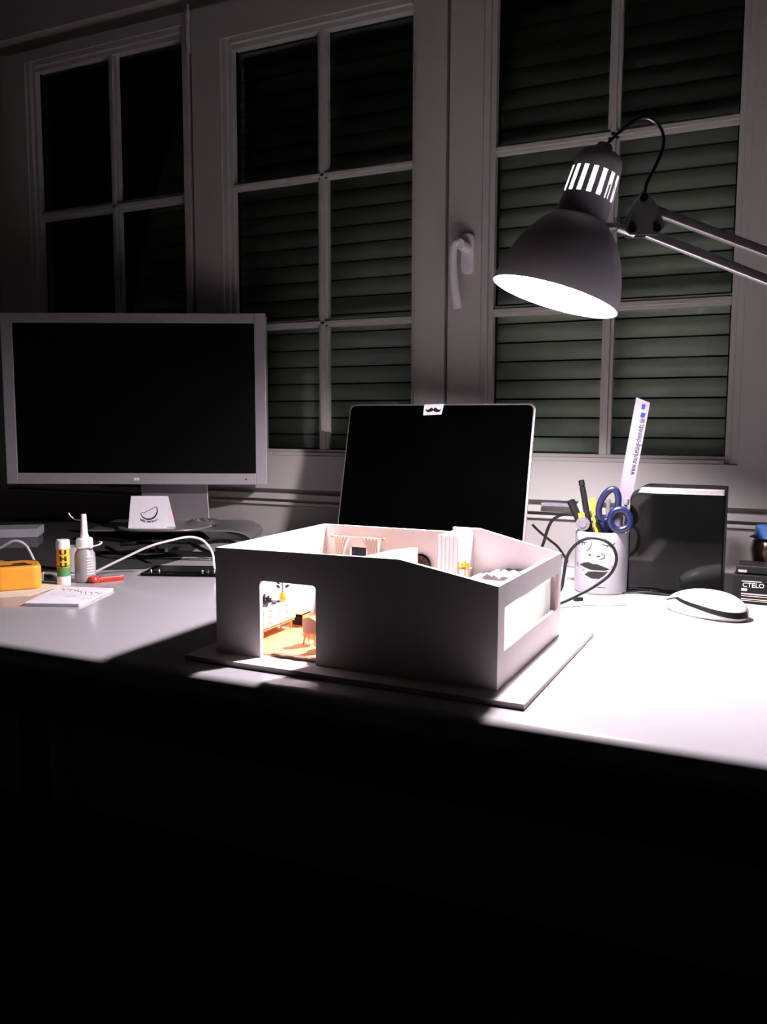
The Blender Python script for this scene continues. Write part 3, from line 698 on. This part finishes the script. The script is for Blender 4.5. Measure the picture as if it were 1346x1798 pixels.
def fline(bm, pts, w_=7):
    P = smoothpath([(x, y, 0) for x, y in pts], 6); L_, R_ = [], []
    for i, p in enumerate(P):
        d = (P[min(i + 1, len(P) - 1)] - P[max(i - 1, 0)]).normalized(); n_ = V((-d.y, d.x, 0)) * w_ / 2 * (.35 + .65 * math.sin(PI * (i + .3) / (len(P) + .2)))
        L_.append(bm.verts.new(wrap(*fpt(p.x + n_.x, p.y + n_.y)))); R_.append(bm.verts.new(wrap(*fpt(p.x - n_.x, p.y - n_.y))))
    for i in range(len(P) - 1): bm.faces.new((L_[i], L_[i + 1], R_[i + 1], R_[i]))
b = B()
fpoly(b, [(590, 1085), (640, 1056), (690, 1045), (735, 1062), (770, 1058), (830, 1078), (912, 1112), (870, 1127), (720, 1128), (650, 1108)])
fpoly(b, [(648, 1190), (690, 1150), (760, 1143), (870, 1143), (895, 1135), (860, 1180), (800, 1222), (720, 1222)])
fpoly(b, [(672, 955), (700, 953), (718, 966), (700, 972)]); fpoly(b, [(762, 970), (790, 962), (812, 972), (790, 982)])
for L_, w_ in (([(712, 800), (712, 850), (690, 895), (662, 925)], 9), ([(815, 935), (850, 955), (845, 990), (800, 1003)], 9), ([(555, 800), (600, 833), (665, 826)], 9), ([(815, 828), (880, 850), (935, 838), (965, 818)], 9),
               ([(590, 832), (585, 868)], 6), ([(612, 838), (615, 872)], 6), ([(635, 836), (642, 862)], 6), ([(880, 850), (882, 884)], 6), ([(905, 848), (915, 878)], 6), ([(930, 842), (945, 866)], 6),
               ([(575, 1060), (568, 1085), (582, 1110)], 6), ([(925, 1080), (945, 1092)], 6), ([(750, 1310), (810, 1318), (875, 1318)], 6), ([(620, 1150), (640, 1128)], 5)):
    fline(b, L_, w_)
for x, y in ((560, 905), (575, 925), (595, 910), (610, 935), (585, 945), (560, 940), (900, 960), (925, 975), (915, 945), (945, 985), (605, 1200)): fpoly(b, [(x - 4, y), (x, y - 4), (x + 4, y), (x, y + 4)])
obj('face_print', b, M_print, t, label='black line drawing of a face with closed eyes, freckles and dark full lips')

Yc = 1.203
def pen(name, top, rim, r, m, lab, cat, parts):
    """axis from top (x,y,z) through rim point down to the cup floor"""
    top = V(top); rim = V(rim); d = (rim - top).normalized(); L_ = (top.z - .0095) / -d.z
    o = thing(name, top + d * L_, lab, cat); mt = axes(top, d)
    for nm, s0, s1, r0_, r1_, mm_ in parts: obj(nm, lathe(B(), [(r0_ * .55, s0 * L_), (r0_, s0 * L_ + .001), (r1_, s1 * L_ - .0008), (r1_ * .8, s1 * L_)], mt, 16), mm_, o, True)
    return o
pen('marker', (-.2762, Yc - .004, .1268), (-.2575, Yc, .086), .0052, M_black, 'thick black capped marker leaning left in the face mug', 'marker', [('cap', 0, .48, .0056, .0058, M_black), ('barrel', .48, 1, .0050, .0047, M_black)])
pen('pencil', (-.2605, Yc - .010, .1560), (-.2460, Yc - .010, .086), .004, M_black, 'tall slim black pencil, tallest of the writing tools in the mug', 'pencil', [('eraser_end', 0, .06, .0042, .0042, M_black), ('barrel', .06, .93, .0041, .0041, M_black), ('tip', .93, 1, .004, .001, M_woodf)])
pen('yellow_pen', (-.2468, Yc, .1300), (-.2375, Yc, .086), .0045, M_yell, 'bright yellow pen right of the tall black pencil in the mug', 'pen', [('barrel', 0, .9, .0046, .0046, M_yell), ('tip', .9, 1, .004, .001, M_black)])
pen('blue_pen', (-.2385, Yc - .012, .1085), (-.2300, Yc - .008, .086), .003, M_blue, 'short blue pen between the yellow pen and the scissors', 'pen', [('barrel', 0, .92, .0031, .0031, M_blue), ('tip', .92, 1, .0025, .0008, M_steel)])
pen('grey_pen', (-.2275, Yc + .016, .1290), (-.2260, Yc + .016, .086), .003, M_grey, 'dark grey pen behind the scissor handles in the mug', 'pen', [('barrel', 0, .92, .0033, .0033, M_grey), ('tip', .92, 1, .0025, .0008, M_steel)])
pen('glass_rod', (-.1985, Yc - .004, .1330), (-.2050, Yc + .003, .086), .003, M_clearp, 'clear round-headed stick standing at the right rim of the mug', 'stick', [('head', 0, .08, .0036, .0036, M_clearp), ('shaft', .08, 1, .0022, .0022, M_clearp)])
# cutter with ribbed wheel
t = thing('rotary_cutter', (-.246, Yc - .008, .012), 'yellow and black cutter with a grey ribbed wheel standing in the mug', 'cutter')
cm = axes((-.2590, Yc - .010, .124), V((.0135, 0, -.10)), (1, 0, 0))
obj('yellow_grip', prism(B(), rrect(-.006, .003, .014, .038, .001), -.002, .002, cm @ Matrix.Rotation(PI / 2, 4, 'X') @ Matrix.Diagonal((1, 1, 1, 1))), M_yell, t, bevel=.0005)
obj('black_grip', prism(B(), rrect(.003, .0065, .010, .100, .001), -.002, .002, cm @ Matrix.Rotation(PI / 2, 4, 'X')), M_black, t)
obj('clear_guard', lathe(B(), [(.0100, -.0008), (.0105, 0), (.0100, .0008)], axes((-.2570, Yc - .001, .1175), (0, -1, 0)), 28), M_translu, t, True)
b = B(); n = 36; mt = axes((-.2545, Yc - .018, .0955), (0.1, -1, 0.1)); o_ = [((.0098 if i % 2 else .0090) * math.cos(2 * PI * i / n), (.0098 if i % 2 else .0090) * math.sin(2 * PI * i / n)) for i in range(n)]
prism(b, o_, 0, .003, mt); lathe(b, [(.0060, .003), (.0055, .0038)], mt, 24); obj('thumb_wheel', b, M_grey, t, label='grey ribbed thumb wheel')
# scissors: two loop handles, blades down in the mug
t = thing('scissors', (-.222, Yc, .010), 'scissors with dark blue loop handles standing blades-down in the mug', 'scissors')
def loop(c, rx, rz, tilt, th_, yo, r_=.0044):
    pts = []
    for i in range(24):
        a = 2 * PI * i / 24; u, v = rx * math.cos(a), rz * math.sin(a) * (1 + .12 * math.sin(a)); pts.append((c[0] + u * math.cos(tilt) - v * math.sin(tilt), yo + .25 * u, c[1] + u * math.sin(tilt) + v * math.cos(tilt)))
    return tube(B(), pts, r_, 10, 1, closed=True)
b = loop((-.2215, .1205), .0115, .0225, -.28, 0, Yc - .014, .0046)
tube(b, [(-.2290, Yc - .015, .1010), (-.2275, Yc - .013, .092), (-.2250, Yc - .010, .080), (-.2235, Yc - .008, .062)], lambda q: .0055 - .002 * q, 10, 4)
obj('handle', b, M_navy, t, True)
b = loop((-.2040, .1025), .0128, .0140, .2, 0, Yc - .020, .0050)
tube(b, [(-.2150, Yc - .020, .0960), (-.2170, Yc - .017, .089), (-.2195, Yc - .012, .080), (-.2215, Yc - .008, .062)], lambda q: .0060 - .0025 * q, 10, 4)
obj('handle', b, M_navy, t, True)
b = B(); mt = XZ()
prism(b, [(-.2255, .066), (-.2195, .066), (-.2210, .011), (-.2225, .011)], Yc - .0085, Yc - .0070, mt); obj('blade', b, M_steel, t)
b = B(); prism(b, [(-.2260, .066), (-.2210, .066), (-.2235, .012), (-.2245, .012)], Yc - .0068, Yc - .0053, mt); obj('blade', b, M_steel, t)
# ruler
t = thing('ruler', (-.2235, Yc + .008, .010), 'long pale plastic ruler with printed web address leaning out of the mug', 'ruler')
r0_, r1_ = V((-.2225, Yc + .012, .0095)), V((-.1836, Yc + .008, .2665)); up_ = (r1_ - r0_).normalized(); rt = V((1, 0.10, 0)); rt = (rt - up_ * rt.dot(up_)).normalized(); nn = rt.cross(up_); RL = (r1_ - r0_).length
RM = Matrix(((rt.x, up_.x, nn.x, r0_.x), (rt.y, up_.y, nn.y, r0_.y), (rt.z, up_.z, nn.z, r0_.z), (0, 0, 0, 1)))
obj('blade', prism(B(), [(-.0098, 0), (.0098, 0), (.0098, RL - .003), (-.0092, RL + .002)], -.0006, .0006, RM), M_clearp, t)
R90 = Matrix.Rotation(PI / 2, 4, 'Z')
obj('lettering', text_bm('www.marketing-chemnitz.de', .0105, lambda c: RM @ Matrix.Translation((.0068, .157, .0006)) @ Matrix.Diagonal((1, .64, 1, 1)) @ R90 @ c, .0002, bold=.00022), mat('blue_grey_ink', (.004, .006, .02), .5, noise=.1), t)
b = B()
for i in range(88):
    L_ = .0042 if i % 10 == 0 else (.0032 if i % 5 == 0 else .0022); y = .006 + i * .0029
    prism(b, [(-.0096, y), (-.0096 + L_, y), (-.0096 + L_, y + .00035), (-.0096, y + .00035)], .0006, .0008, RM)
tag(obj('graduation', b, M_print, t), kind='stuff')
b = B(); prism(b, [(.0005, RL - .024), (.0062, RL - .024), (.0068, RL - .018), (.0010, RL - .017)], .0006, .0009, RM); prism(b, [(.000, RL - .013), (.0045, RL - .013), (.0045, RL - .006), (.000, RL - .006)], .0006, .0008, RM)
obj('logo_mark', b, [M_blue], t, label='small blue mark printed at the top of the ruler')

# ================================================================== CABLES and small things on the right
def cable(name, pts, r, m, lab, cat='cable', sub=8):
    return tag(obj(name, tube(B(), pts, r, 8, sub), m, None, True), lab, cat)
t = thing('black_cable', (-.25, 1.10, 0), 'thick black cable looping up in front of the face mug', 'cable')
obj('cord', tube(B(), [(-.330, 1.085, .0022), (-.290, 1.085, .004), (-.2640, 1.095, .0150), (-.2595, 1.100, .0365), (-.2570, 1.102, .058), (-.2500, 1.104, .0725), (-.2375, 1.105, .0835), (-.2235, 1.105, .0872), (-.2085, 1.105, .0845), (-.1975, 1.105, .0755), (-.1935, 1.105, .0605), (-.1990, 1.102, .0440), (-.2120, 1.100, .0310), (-.2330, 1.088, .0170), (-.262, 1.060, .0040), (-.300, 1.030, .0021)], .0021, 8, 8), M_rub, t, True)
b = B(); box(b, -.006, .006, -.003, .003, 0, .005, Matrix.Translation((-.2440, 1.1200, 0)) @ Matrix.Rotation(.8, 4, 'Z')); obj('plug', b, M_black, t, bevel=.0008)
cable('monitor_cable', [(-.385, 1.50, .0021), (-.352, 1.47, .0025), (-.350, 1.34, .030), (-.3435, 1.32, .050), (-.3320, 1.31, .0790), (-.3180, 1.305, .0915), (-.3000, 1.30, .0960), (-.280, 1.30, .0930), (-.262, 1.31, .060), (-.255, 1.33, .0021)], .0024, M_rub, 'black cable arching against the bright wall left of the mug')
cable('charger_cable', [(-.372, 1.352, .0700), (-.362, 1.36, .058), (-.350, 1.375, .044), (-.338, 1.39, .030), (-.330, 1.42, .0042), (-.345, 1.47, .0021)], .0021, M_rub, 'short black cable coming out beside the right edge of the laptop')
tag(obj('window_rail_strip', bx(-.4005, -.300, 1.509, 1.5285, .0855, .0915), mat('grey_rail_plastic', (.30, .28, .34), .5, noise=.2, nscale=90), bevel=.001), 'thin grey plastic strip on the wall moulding behind the mug', 'strip')
# black adapter behind the mug
t = thing('power_adapter', (-.200, 1.33, 0), 'small black power adapter between the mug and the glossy black box', 'adapter')
obj('body', bx(-.232, -.170, 1.30, 1.36, 0, .020), M_black, t, bevel=.003); obj('cord', tube(B(), [(-.200, 1.36, .010), (-.20, 1.39, .0055), (-.215, 1.43, .0025), (-.245, 1.47, .0025)], .0022, 8), M_rub, t, True)

# glossy black box with rounded silver top
bo = V((-.1965, 1.2095, 0)); bang = .02
t = thing('speaker_box', (-.13, 1.25, 0), 'tall glossy black box with rounded corner and silver top edge, right of the mug', 'speaker')
R_ = Matrix.Translation(bo) @ Matrix.Rotation(bang, 4, 'Z')
Wb, Db, Hb = .1230, .075, .1480
def fbox(inset, r_): # front outline: large radius top-left corner
    o_ = [(inset, inset), (Wb - inset, inset), (Wb - inset, Hb - inset)]
    cx_, cz_ = .020, Hb - .020
    for i in range(9): a = PI / 2 + PI / 2 * i / 8; o_.append((cx_ + (.020 - inset) * math.cos(a), cz_ + (.020 - inset) * math.sin(a)))
    return o_
obj('body', prism(B(), fbox(0, 0), .002, Db, R_ @ XZ()), M_black, t, bevel=.0015)
obj('front_panel', prism(B(), fbox(.0012, 0)[:1] + [(Wb - .001, .0012), (Wb - .001, Hb - .010), (.0120, Hb - .010), (.0045, Hb - .014), (.0012, Hb - .022)], -.001, .002, R_ @ XZ()), M_blackg, t, bevel=.0008)
b = B(); prism(b, [(.010, Hb - .0090), (Wb - .001, Hb - .0090), (Wb - .001, Hb - .0005), (.020, Hb - .0005), (.014, Hb - .003)], -.0015, .003, R_ @ XZ()); obj('top_trim', b, M_silver, t, True, bevel=.0025, label='silver rounded trim along the top edge')
obj('foot_band', prism(B(), [(-.004, 0), (Wb - .002, 0), (Wb - .002, .007), (-.004, .007)], -.006, .0, R_ @ XZ()), M_blackg, t, bevel=.0015)
cable('thin_cable', [(-.205, 1.195, .0016), (-.190, 1.190, .0030), (-.165, 1.192, .0060), (-.140, 1.197, .0035), (-.115, 1.198, .0016)], .0013, M_rub, 'thin dark cable lying along the foot of the glossy black box')
# mouse
t = thing('computer_mouse', (-.085, 1.112, 0), 'white computer mouse with a dark curved side band, lying on the desk', 'mouse')
md = V((.098, -.058, 0)).normalized(); mn = V((-md.y, md.x, 0)); ML, MWd, MHt = .054, .029, .031
def mouse_shell(z0f, top=True, scale=1.0):
    b = B(); nu, nv = 28, 12; g = []
    for i in range(nu):
        a = 2 * PI * i / nu; row = []
        for j in range(nv + 1):
            q = j / nv * PI / 2
            ex_ = math.copysign(abs(math.cos(a)) ** .85, math.cos(a)); ey_ = math.copysign(abs(math.sin(a)) ** .85, math.sin(a))
            lx = ex_ * math.cos(q) * ML * scale; lyy = ey_ * math.cos(q) * MWd * scale * (1 + .10 * ex_)
            base = .0045 + z0f(ex_)
            lz = base + (MHt * (1 + .10 * ex_ * math.cos(q)) - base) * math.sin(q) ** .9
            row.append(b.verts.new(V((-.085, 1.112, 0)) + md * lx + mn * lyy + V((0, 0, lz))))
        g.append(row)
    for i in range(nu):
        for j in range(nv): b.faces.new((g[i][j], g[(i + 1) % nu][j], g[(i + 1) % nu][j + 1], g[i][j + 1]))
    b.faces.new([g[i][0] for i in range(nu)][::-1])
    return b
obj('top_shell', mouse_shell(lambda e: 0.0), M_cream, t, True)
def shell_pt(a, q, grow=1.0):
    ex_ = math.copysign(abs(math.cos(a)) ** .85, math.cos(a)); ey_ = math.copysign(abs(math.sin(a)) ** .85, math.sin(a)); bs = .0045 + .0
    p = md * (ex_ * math.cos(q) * ML * grow) + mn * (ey_ * math.cos(q) * MWd * (1 + .10 * ex_) * grow)
    return V((-.085, 1.112, bs + (MHt * (1 + .10 * ex_ * math.cos(q)) - bs) * math.sin(q) ** .9)) + p, ex_
b = B(); nu = 44; lo_, hi_ = [], []
for i in range(nu + 1):
    a = PI * .98 + (PI * 1.06) * i / nu; e = math.cos(a)
    zm = .0175 - .0065 * (e + .45) - (.020 * max(0, -e - .55) ** 1.0 / .45 * .55); hw_ = .0007 + .0030 * (e + 1) / 2
    def qz(z):
        lo, hi = 0.0, 1.3
        for _ in range(24):
            m_ = (lo + hi) / 2
            if shell_pt(a, m_)[0].z < z: lo = m_
            else: hi = m_
        return lo
    for lst, z in ((lo_, zm - hw_), (hi_, zm + hw_)):
        q = qz(max(z, .0047)); lst.append((b.verts.new(shell_pt(a, q, 1.012)[0]), b.verts.new(shell_pt(a, q, .97)[0])))
for i in range(nu):
    b.faces.new((lo_[i][0], lo_[i + 1][0], hi_[i + 1][0], hi_[i][0])); b.faces.new((lo_[i][1], hi_[i][1], hi_[i + 1][1], lo_[i + 1][1]))
    b.faces.new((lo_[i][0], lo_[i][1], lo_[i + 1][1], lo_[i + 1][0])); b.faces.new((hi_[i][0], hi_[i + 1][0], hi_[i + 1][1], hi_[i][1]))
obj('side_band', b, M_black, t, True, label='dark curved band along the mouse side')
obj('bottom_shell', lathe(B(), [(.90, 0), (.97, .0012), (.985, .0040), (.9, .0046)], Matrix(((md.x * ML, mn.x * MWd, 0, -.085), (md.y * ML, mn.y * MWd, 0, 1.112), (0, 0, 1, 0), (0, 0, 0, 1))), 36), M_cream, t, True)
# ink box and jar at the right edge
t = thing('ink_box', (-.035, 1.235, 0), 'black box with a coloured printed label at the right edge of the desk', 'box')
im = Matrix.Translation((-.0600, 1.2000, 0)) @ Matrix.Rotation(-.03, 4, 'Z')
obj('box_body', box(B(), 0, .075, 0, .06, 0, .038, im), M_black, t, bevel=.001)
b = B()
for z0_, z1_, x1_ in ((.0295, .0305, .035), (.0170, .0205, .018), (.0125, .0140, .06), (.0100, .0108, .062), (.0060, .0070, .064), (.0040, .0046, .064)): box(b, .011, x1_, -.0004, 0, z0_, z1_, im)
obj('label_print', b, M_label, t, label='pale lines of label print')
obj('lettering', text_bm('CTELO', .0085, lambda c: im @ V((.012 + c.x, -c.z, .0222 + c.y)), .0004), mat('label_white', (.7, .66, .64), .5, noise=.05), t)
t = thing('ink_case', (-.035, 1.245, .0385), 'flat black case lying on the labelled black box', 'case')
obj('case_body', box(B(), .003, .070, .006, .05, .0385, .0500, im), M_black, t, bevel=.002); obj('clasp', box(B(), .006, .0165, .0045, .006, .0405, .0440, im), M_steel, t)
t = thing('glass_jar', (-.028, 1.30, 0), 'small brown jar with a blue lid at the right frame edge', 'jar')
jm_ = Matrix.Translation((-.0190, 1.300, 0))
obj('jar_body', lathe(B(), [(.022, 0), (.025, .003), (.026, .030), (.024, .045), (.026, .060), (.023, .072), (.018, .076)], jm_, 28), M_brown, t, True)
obj('lid', lathe(B(), [(.0250, .0762), (.0270, .0770), (.0210, .0800), (.0200, .0920), (.0180, .0935)], jm_, 28), M_lid, t, True)

# ================================================================== LEFT-HAND CLUTTER
t = thing('glue_stick', (-.9405, .9080, 0), 'yellow and green glue stick with white cap standing on the left of the desk', 'glue')
gm = Matrix.Translation((-.9405, .9080, 0)); gr_ = .0092
obj('base_knob', lathe(B(), [(gr_, 0), (gr_ + .0003, .001), (gr_ + .0003, .0120), (gr_, .0125)], gm, 28), M_cream, t, True)
obj('green_band', lathe(B(), [(gr_, .0125), (gr_, .0255)], gm, 28), M_green, t, True)
obj('barrel', lathe(B(), [(gr_, .0255), (gr_, .0520)], gm, 28), M_yell, t, True, label='yellow barrel with black lettering')
obj('cap', lathe(B(), [(gr_ + .0002, .0520), (gr_ + .0006, .0525), (gr_ + .0004, .0640), (gr_ - .001, .0655)], gm, 28), M_cream, t, True)
ga = math.atan2(-.9080, .9405)
def gwrap(c, z0, rr=gr_, cx=-.9405, cy=.9080, a0=ga): a = a0 + c.x / rr; return V((cx + (rr + .0001 + c.z) * math.cos(a), cy + (rr + .0001 + c.z) * math.sin(a), z0 + c.y))
obj('lettering', text_bm('U\nH\nU', .0115, lambda c: gwrap(V((c.x * 1.15, c.y * .80, c.z)), .0445), .0002, 'CENTER', bold=.0006), M_print, t)
b = B(); lathe(b, [(gr_ + .0001, .0268), (gr_ + .0004, .0270), (gr_ + .0004, .0278), (gr_ + .0001, .0280)], gm, 28, False, False); obj('stripe', b, M_print, t)
# bottle
t = thing('glue_bottle', (-.9295, .9350, 0), 'translucent glue bottle with white nozzle and cap ring behind the glue stick', 'bottle')
bm_ = Matrix.Translation((-.9275, .9370, 0))
obj('body', lathe(B(), [(.0125, 0), (.0145, .002), (.0148, .010), (.0148, .034), (.0138, .043), (.0105, .0485), (.0100, .050)], bm_, 32), M_translu, t, True)
obj('collar', lathe(B(), [(.0118, .0500), (.0122, .0510), (.0118, .0640), (.0105, .0655)], bm_, 28), M_cream, t, True)
obj('nozzle', lathe(B(), [(.0070, .0655), (.0052, .072), (.0038, .0990), (.0034, .1000), (.0020, .1000)], bm_, 20), M_cream, t, True)
b = B(); tube(b, [(-.9390, .9300, .0525), (-.926, .9250, .0515), (-.9120, .9330, .0535), (-.9030, .9400, .0560), (-.9010, .9440, .0590), (-.9060, .9450, .0595)], .0011, 8, 5); obj('cap_strap', b, M_cream, t, True)
b = B(); tube(b, [(-.9302, .9345, .0915), (-.9400, .9330, .0920), (-.9480, .9320, .0965), (-.9510, .9320, .1010)], .0009, 8, 5); obj('strap_tail', b, M_cream, t, True)
b = B(); ba = math.atan2(-.937, .9275)
for z in (.038, .033, .029, .025, .021, .017, .013):
    L_ = .010 if z > .03 else .013
    for i in range(6):
        pass
    vs_ = [gwrap(V((.002 + L_ * i / 6 * 1.0, dz_, 0)), z, .0149, -.9275, .937, ba) for dz_ in (0, .0012) for i in range(7)]
    vv = [b.verts.new(p) for p in vs_]
    for i in range(6): b.faces.new((vv[i], vv[i + 1], vv[i + 8], vv[i + 7]))
obj('label_print', b, M_paper, t, label='pale lines of small print on the bottle')
# note pads
t = tag(obj('note_pad', prism(B(), [(-.8725, .7745), (-.8060, .8015), (-.8400, .9000), (-.9180, .8770)], .0003, .0045, Matrix.Identity(4)), M_paper, bevel=.0006), 'white note pad with faint pencil sketch lying near the desk edge', 'note pad')
b = B()
for i in range(9):
    x = -.900 + i * .0085; tube(b, [(x, .865, .0047), (x + .012, .858 + .004 * math.sin(i), .0047), (x + .020, .842, .0047), (x + .012 + .004 * math.cos(i * 2), .826, .0047)], .00035, 4, 4)
obj('sketch', b, mat('faint_pencil', (.34, .33, .36), .7, noise=.1), t)
tag(obj('paper_sheet', prism(B(), [(-.955, .785), (-.918, .822), (-.935, .900), (-1.06, .900), (-1.08, .83)], .0002, .0008, Matrix.Identity(4)), mat('cream_paper', (.75, .66, .52), .8, noise=.05)), 'cream paper sheet under the yellow tape measure', 'paper')
# tape measure lying on its side
t = thing('tape_measure', (-1.00, .868, .001), 'yellow tape measure lying on its side at the left edge', 'tape measure')
ta = math.radians(52); tm_ = Matrix.Translation((-.9790, .8170, .001)) @ Matrix.Rotation(ta, 4, 'Z')
body = rrect(0, .064, 0, .060, .012, 5)
obj('case', prism(B(), body, 0, .033, tm_), M_orange, t, bevel=.003)
b = B(); prism(b, [(.012, .010), (.052, .010), (.052, .018), (.012, .018)], .033, .0334, tm_); prism(b, [(.026, .022), (.048, .022), (.044, .034), (.030, .032)], .033, .0334, tm_); obj('top_marking', b, M_print, t)
obj('side_grip', prism(B(), rrect(-.001, .012, .010, .05, .003), .004, .026, tm_), M_black, t)
obj('belt_clip', box(B(), .064, .068, .018, .040, .008, .020, tm_), M_steel, t, bevel=.001)
# red clip
t = thing('red_clip', (-.905, .952, 0), 'small red plastic clip lying beside the glue bottle', 'clip')
rm = Matrix.Translation((-.9170, .9320, 0)) @ Matrix.Rotation(math.radians(62), 4, 'Z')
obj('head', lathe(B(), [(.004, 0), (.0075, .002), (.0085, .005), (.0065, .009), (.003, .0105)], rm @ Matrix.Translation((.006, -.004, 0)), 20), M_red, t, True)
obj('arm', box(B(), .010, .050, -.008, -.003, .0005, .007, rm), M_red, t, bevel=.001); obj('arm', box(B(), .010, .040, .001, .0045, .0005, .0045, rm), M_red, t, bevel=.001)
obj('spring', lathe(B(), [(.0025, .0), (.0025, .006)], rm @ Matrix.Translation((.016, -.006, .0070)), 12), M_steel, t, True)
# white cable arc to the house
cable('white_cable', [(-1.02, .985, .0018), (-.985, .975, .0018), (-.9529, .9683, .0035), (-.9148, .9888, .0235), (-.8729, 1.0111, .0455), (-.8400, 1.028, .0560), (-.8189, 1.0384, .0605), (-.8020, 1.045, .0580), (-.7910, 1.049, .0490), (-.7830, 1.051, .0350), (-.7800, 1.051, .0150), (-.765, 1.052, .0020), (-.730, 1.055, .0018)], .0018, M_cream, 'thin white cable arching from the glue bottle to behind the model house')
cable('grey_cable', [(-1.16, .900, .0020), (-1.110, .905, .025), (-1.0759, .9148, .0433), (-1.0569, .9251, .0535), (-1.041, .9319, .0470), (-1.0281, .9352, .0237), (-1.0195, .9373, .0040), (-1.000, .945, .0022), (-.960, .975, .0022)], .0022, mat('pale_grey_cable', (.5, .49, .52), .4, noise=.05), 'pale grey cable looping behind the yellow tape measure')
# pale box in the back left, small transparent cup
t = thing('paper_box', (-1.29, 1.16, 0), 'pale lidded cardboard box in the dim far left corner of the desk', 'box')
pm = Matrix.Translation((-1.345, 1.085, 0)) @ Matrix.Rotation(math.radians(38), 4, 'Z')
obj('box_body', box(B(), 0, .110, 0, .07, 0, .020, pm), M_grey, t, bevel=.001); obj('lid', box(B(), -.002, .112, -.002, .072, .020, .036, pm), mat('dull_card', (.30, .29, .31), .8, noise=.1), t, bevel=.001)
tag(obj('plastic_cup', lathe(B(), [(.012, 0), (.017, .040), (.0165, .040), (.0115, .001)], Matrix.Translation((-1.010, .990, 0)), 24), M_translu, smooth=True), 'small translucent plastic cup behind the glue stick', 'cup')
# open black drive tray with cables on it
t = thing('drive_tray', (-.83, 1.04, 0), 'flat open black tray with small metal screws in front of the monitor', 'tray')
dm = Matrix.Translation((-.8864, 1.0075, 0)) @ Matrix.Rotation(math.atan2(1.0478 - 1.0058, .8864 - .7797), 4, 'Z')
b = B(); box(b, 0, .130, 0, .072, .0003, .0025, dm)
for a in ((0, .130, 0, .0025), (0, .130, .0695, .072), (0, .0025, 0, .072), (.1275, .130, 0, .072)): box(b, *a, .0025, .0050, dm)
obj('tray', b, M_blackg, t, bevel=.0005)
obj('circuit_board', box(B(), .012, .118, .012, .060, .0025, .0060, dm), M_black, t)
for u, v in ((.014, .008), (.026, .010), (.094, .008), (.102, .010), (.112, .009), (.120, .020)): obj('screw', lathe(B(), [(.0022, .0025), (.0022, .0085), (.0014, .0095)], dm @ Matrix.Translation((u, v, 0)), 12), M_steel, t, True)
# heap of black cables behind the tray
def wander(c0, c1, z, amp, ph, n=9):
    pts = []
    for i in range(n):
        q = i / (n - 1); p = V(c0).lerp(V(c1), q); pts.append((p.x + amp * .5 * math.sin(q * 7 + ph), p.y + amp * math.cos(q * 5 + ph), z + .010 * abs(math.sin(q * 6 + ph)) * (.3 + amp * 8)))
    return pts
for i, (c0, c1, z, amp, ph, lab) in enumerate([
    ((-1.10, 1.10, 0), (-.86, 1.20, 0), .0040, .020, .2, 'lowest black cable of the heap behind the drive tray'),
    ((-1.08, 1.13, 0), (-.84, 1.15, 0), .0120, .025, 1.6, 'black cable winding across the heap just behind the drive tray'),
    ((-1.05, 1.16, 0), (-.87, 1.24, 0), .0200, .018, 2.9, 'black cable lying highest in the heap under the monitor riser'),
    ((-1.12, 1.15, 0), (-.90, 1.12, 0), .0230, .022, 4.1, 'black cable at the left side of the heap behind the drive tray')]):
    cable('coiled_cable', wander(c0, c1, z, amp, ph), .0034, M_rub, lab)['group'] = 'black cables heaped under the monitor'
cable('hanging_cable', [(-.995, 1.262, .0175), (-.985, 1.245, .0200), (-.955, 1.215, .0230), (-.925, 1.195, .0190), (-.890, 1.190, .0100), (-.860, 1.180, .0060)], .0036, M_rub, 'black cable drooping from the riser toward the model house')
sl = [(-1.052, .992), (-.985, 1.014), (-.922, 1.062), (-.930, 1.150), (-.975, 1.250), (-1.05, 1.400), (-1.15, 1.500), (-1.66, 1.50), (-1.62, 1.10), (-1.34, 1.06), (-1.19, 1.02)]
tag(obj('darkening_mat', prism(B(), sl, .0003, .0012, Matrix.Identity(4)), mat('darkening_black', (.006, .006, .006), .95, noise=.3, nscale=80, bump=.4)), 'flat black mat added to darken the desk under the cables in front of the monitor', 'mat')  # added black sheet, darkens the back-left part of the desk
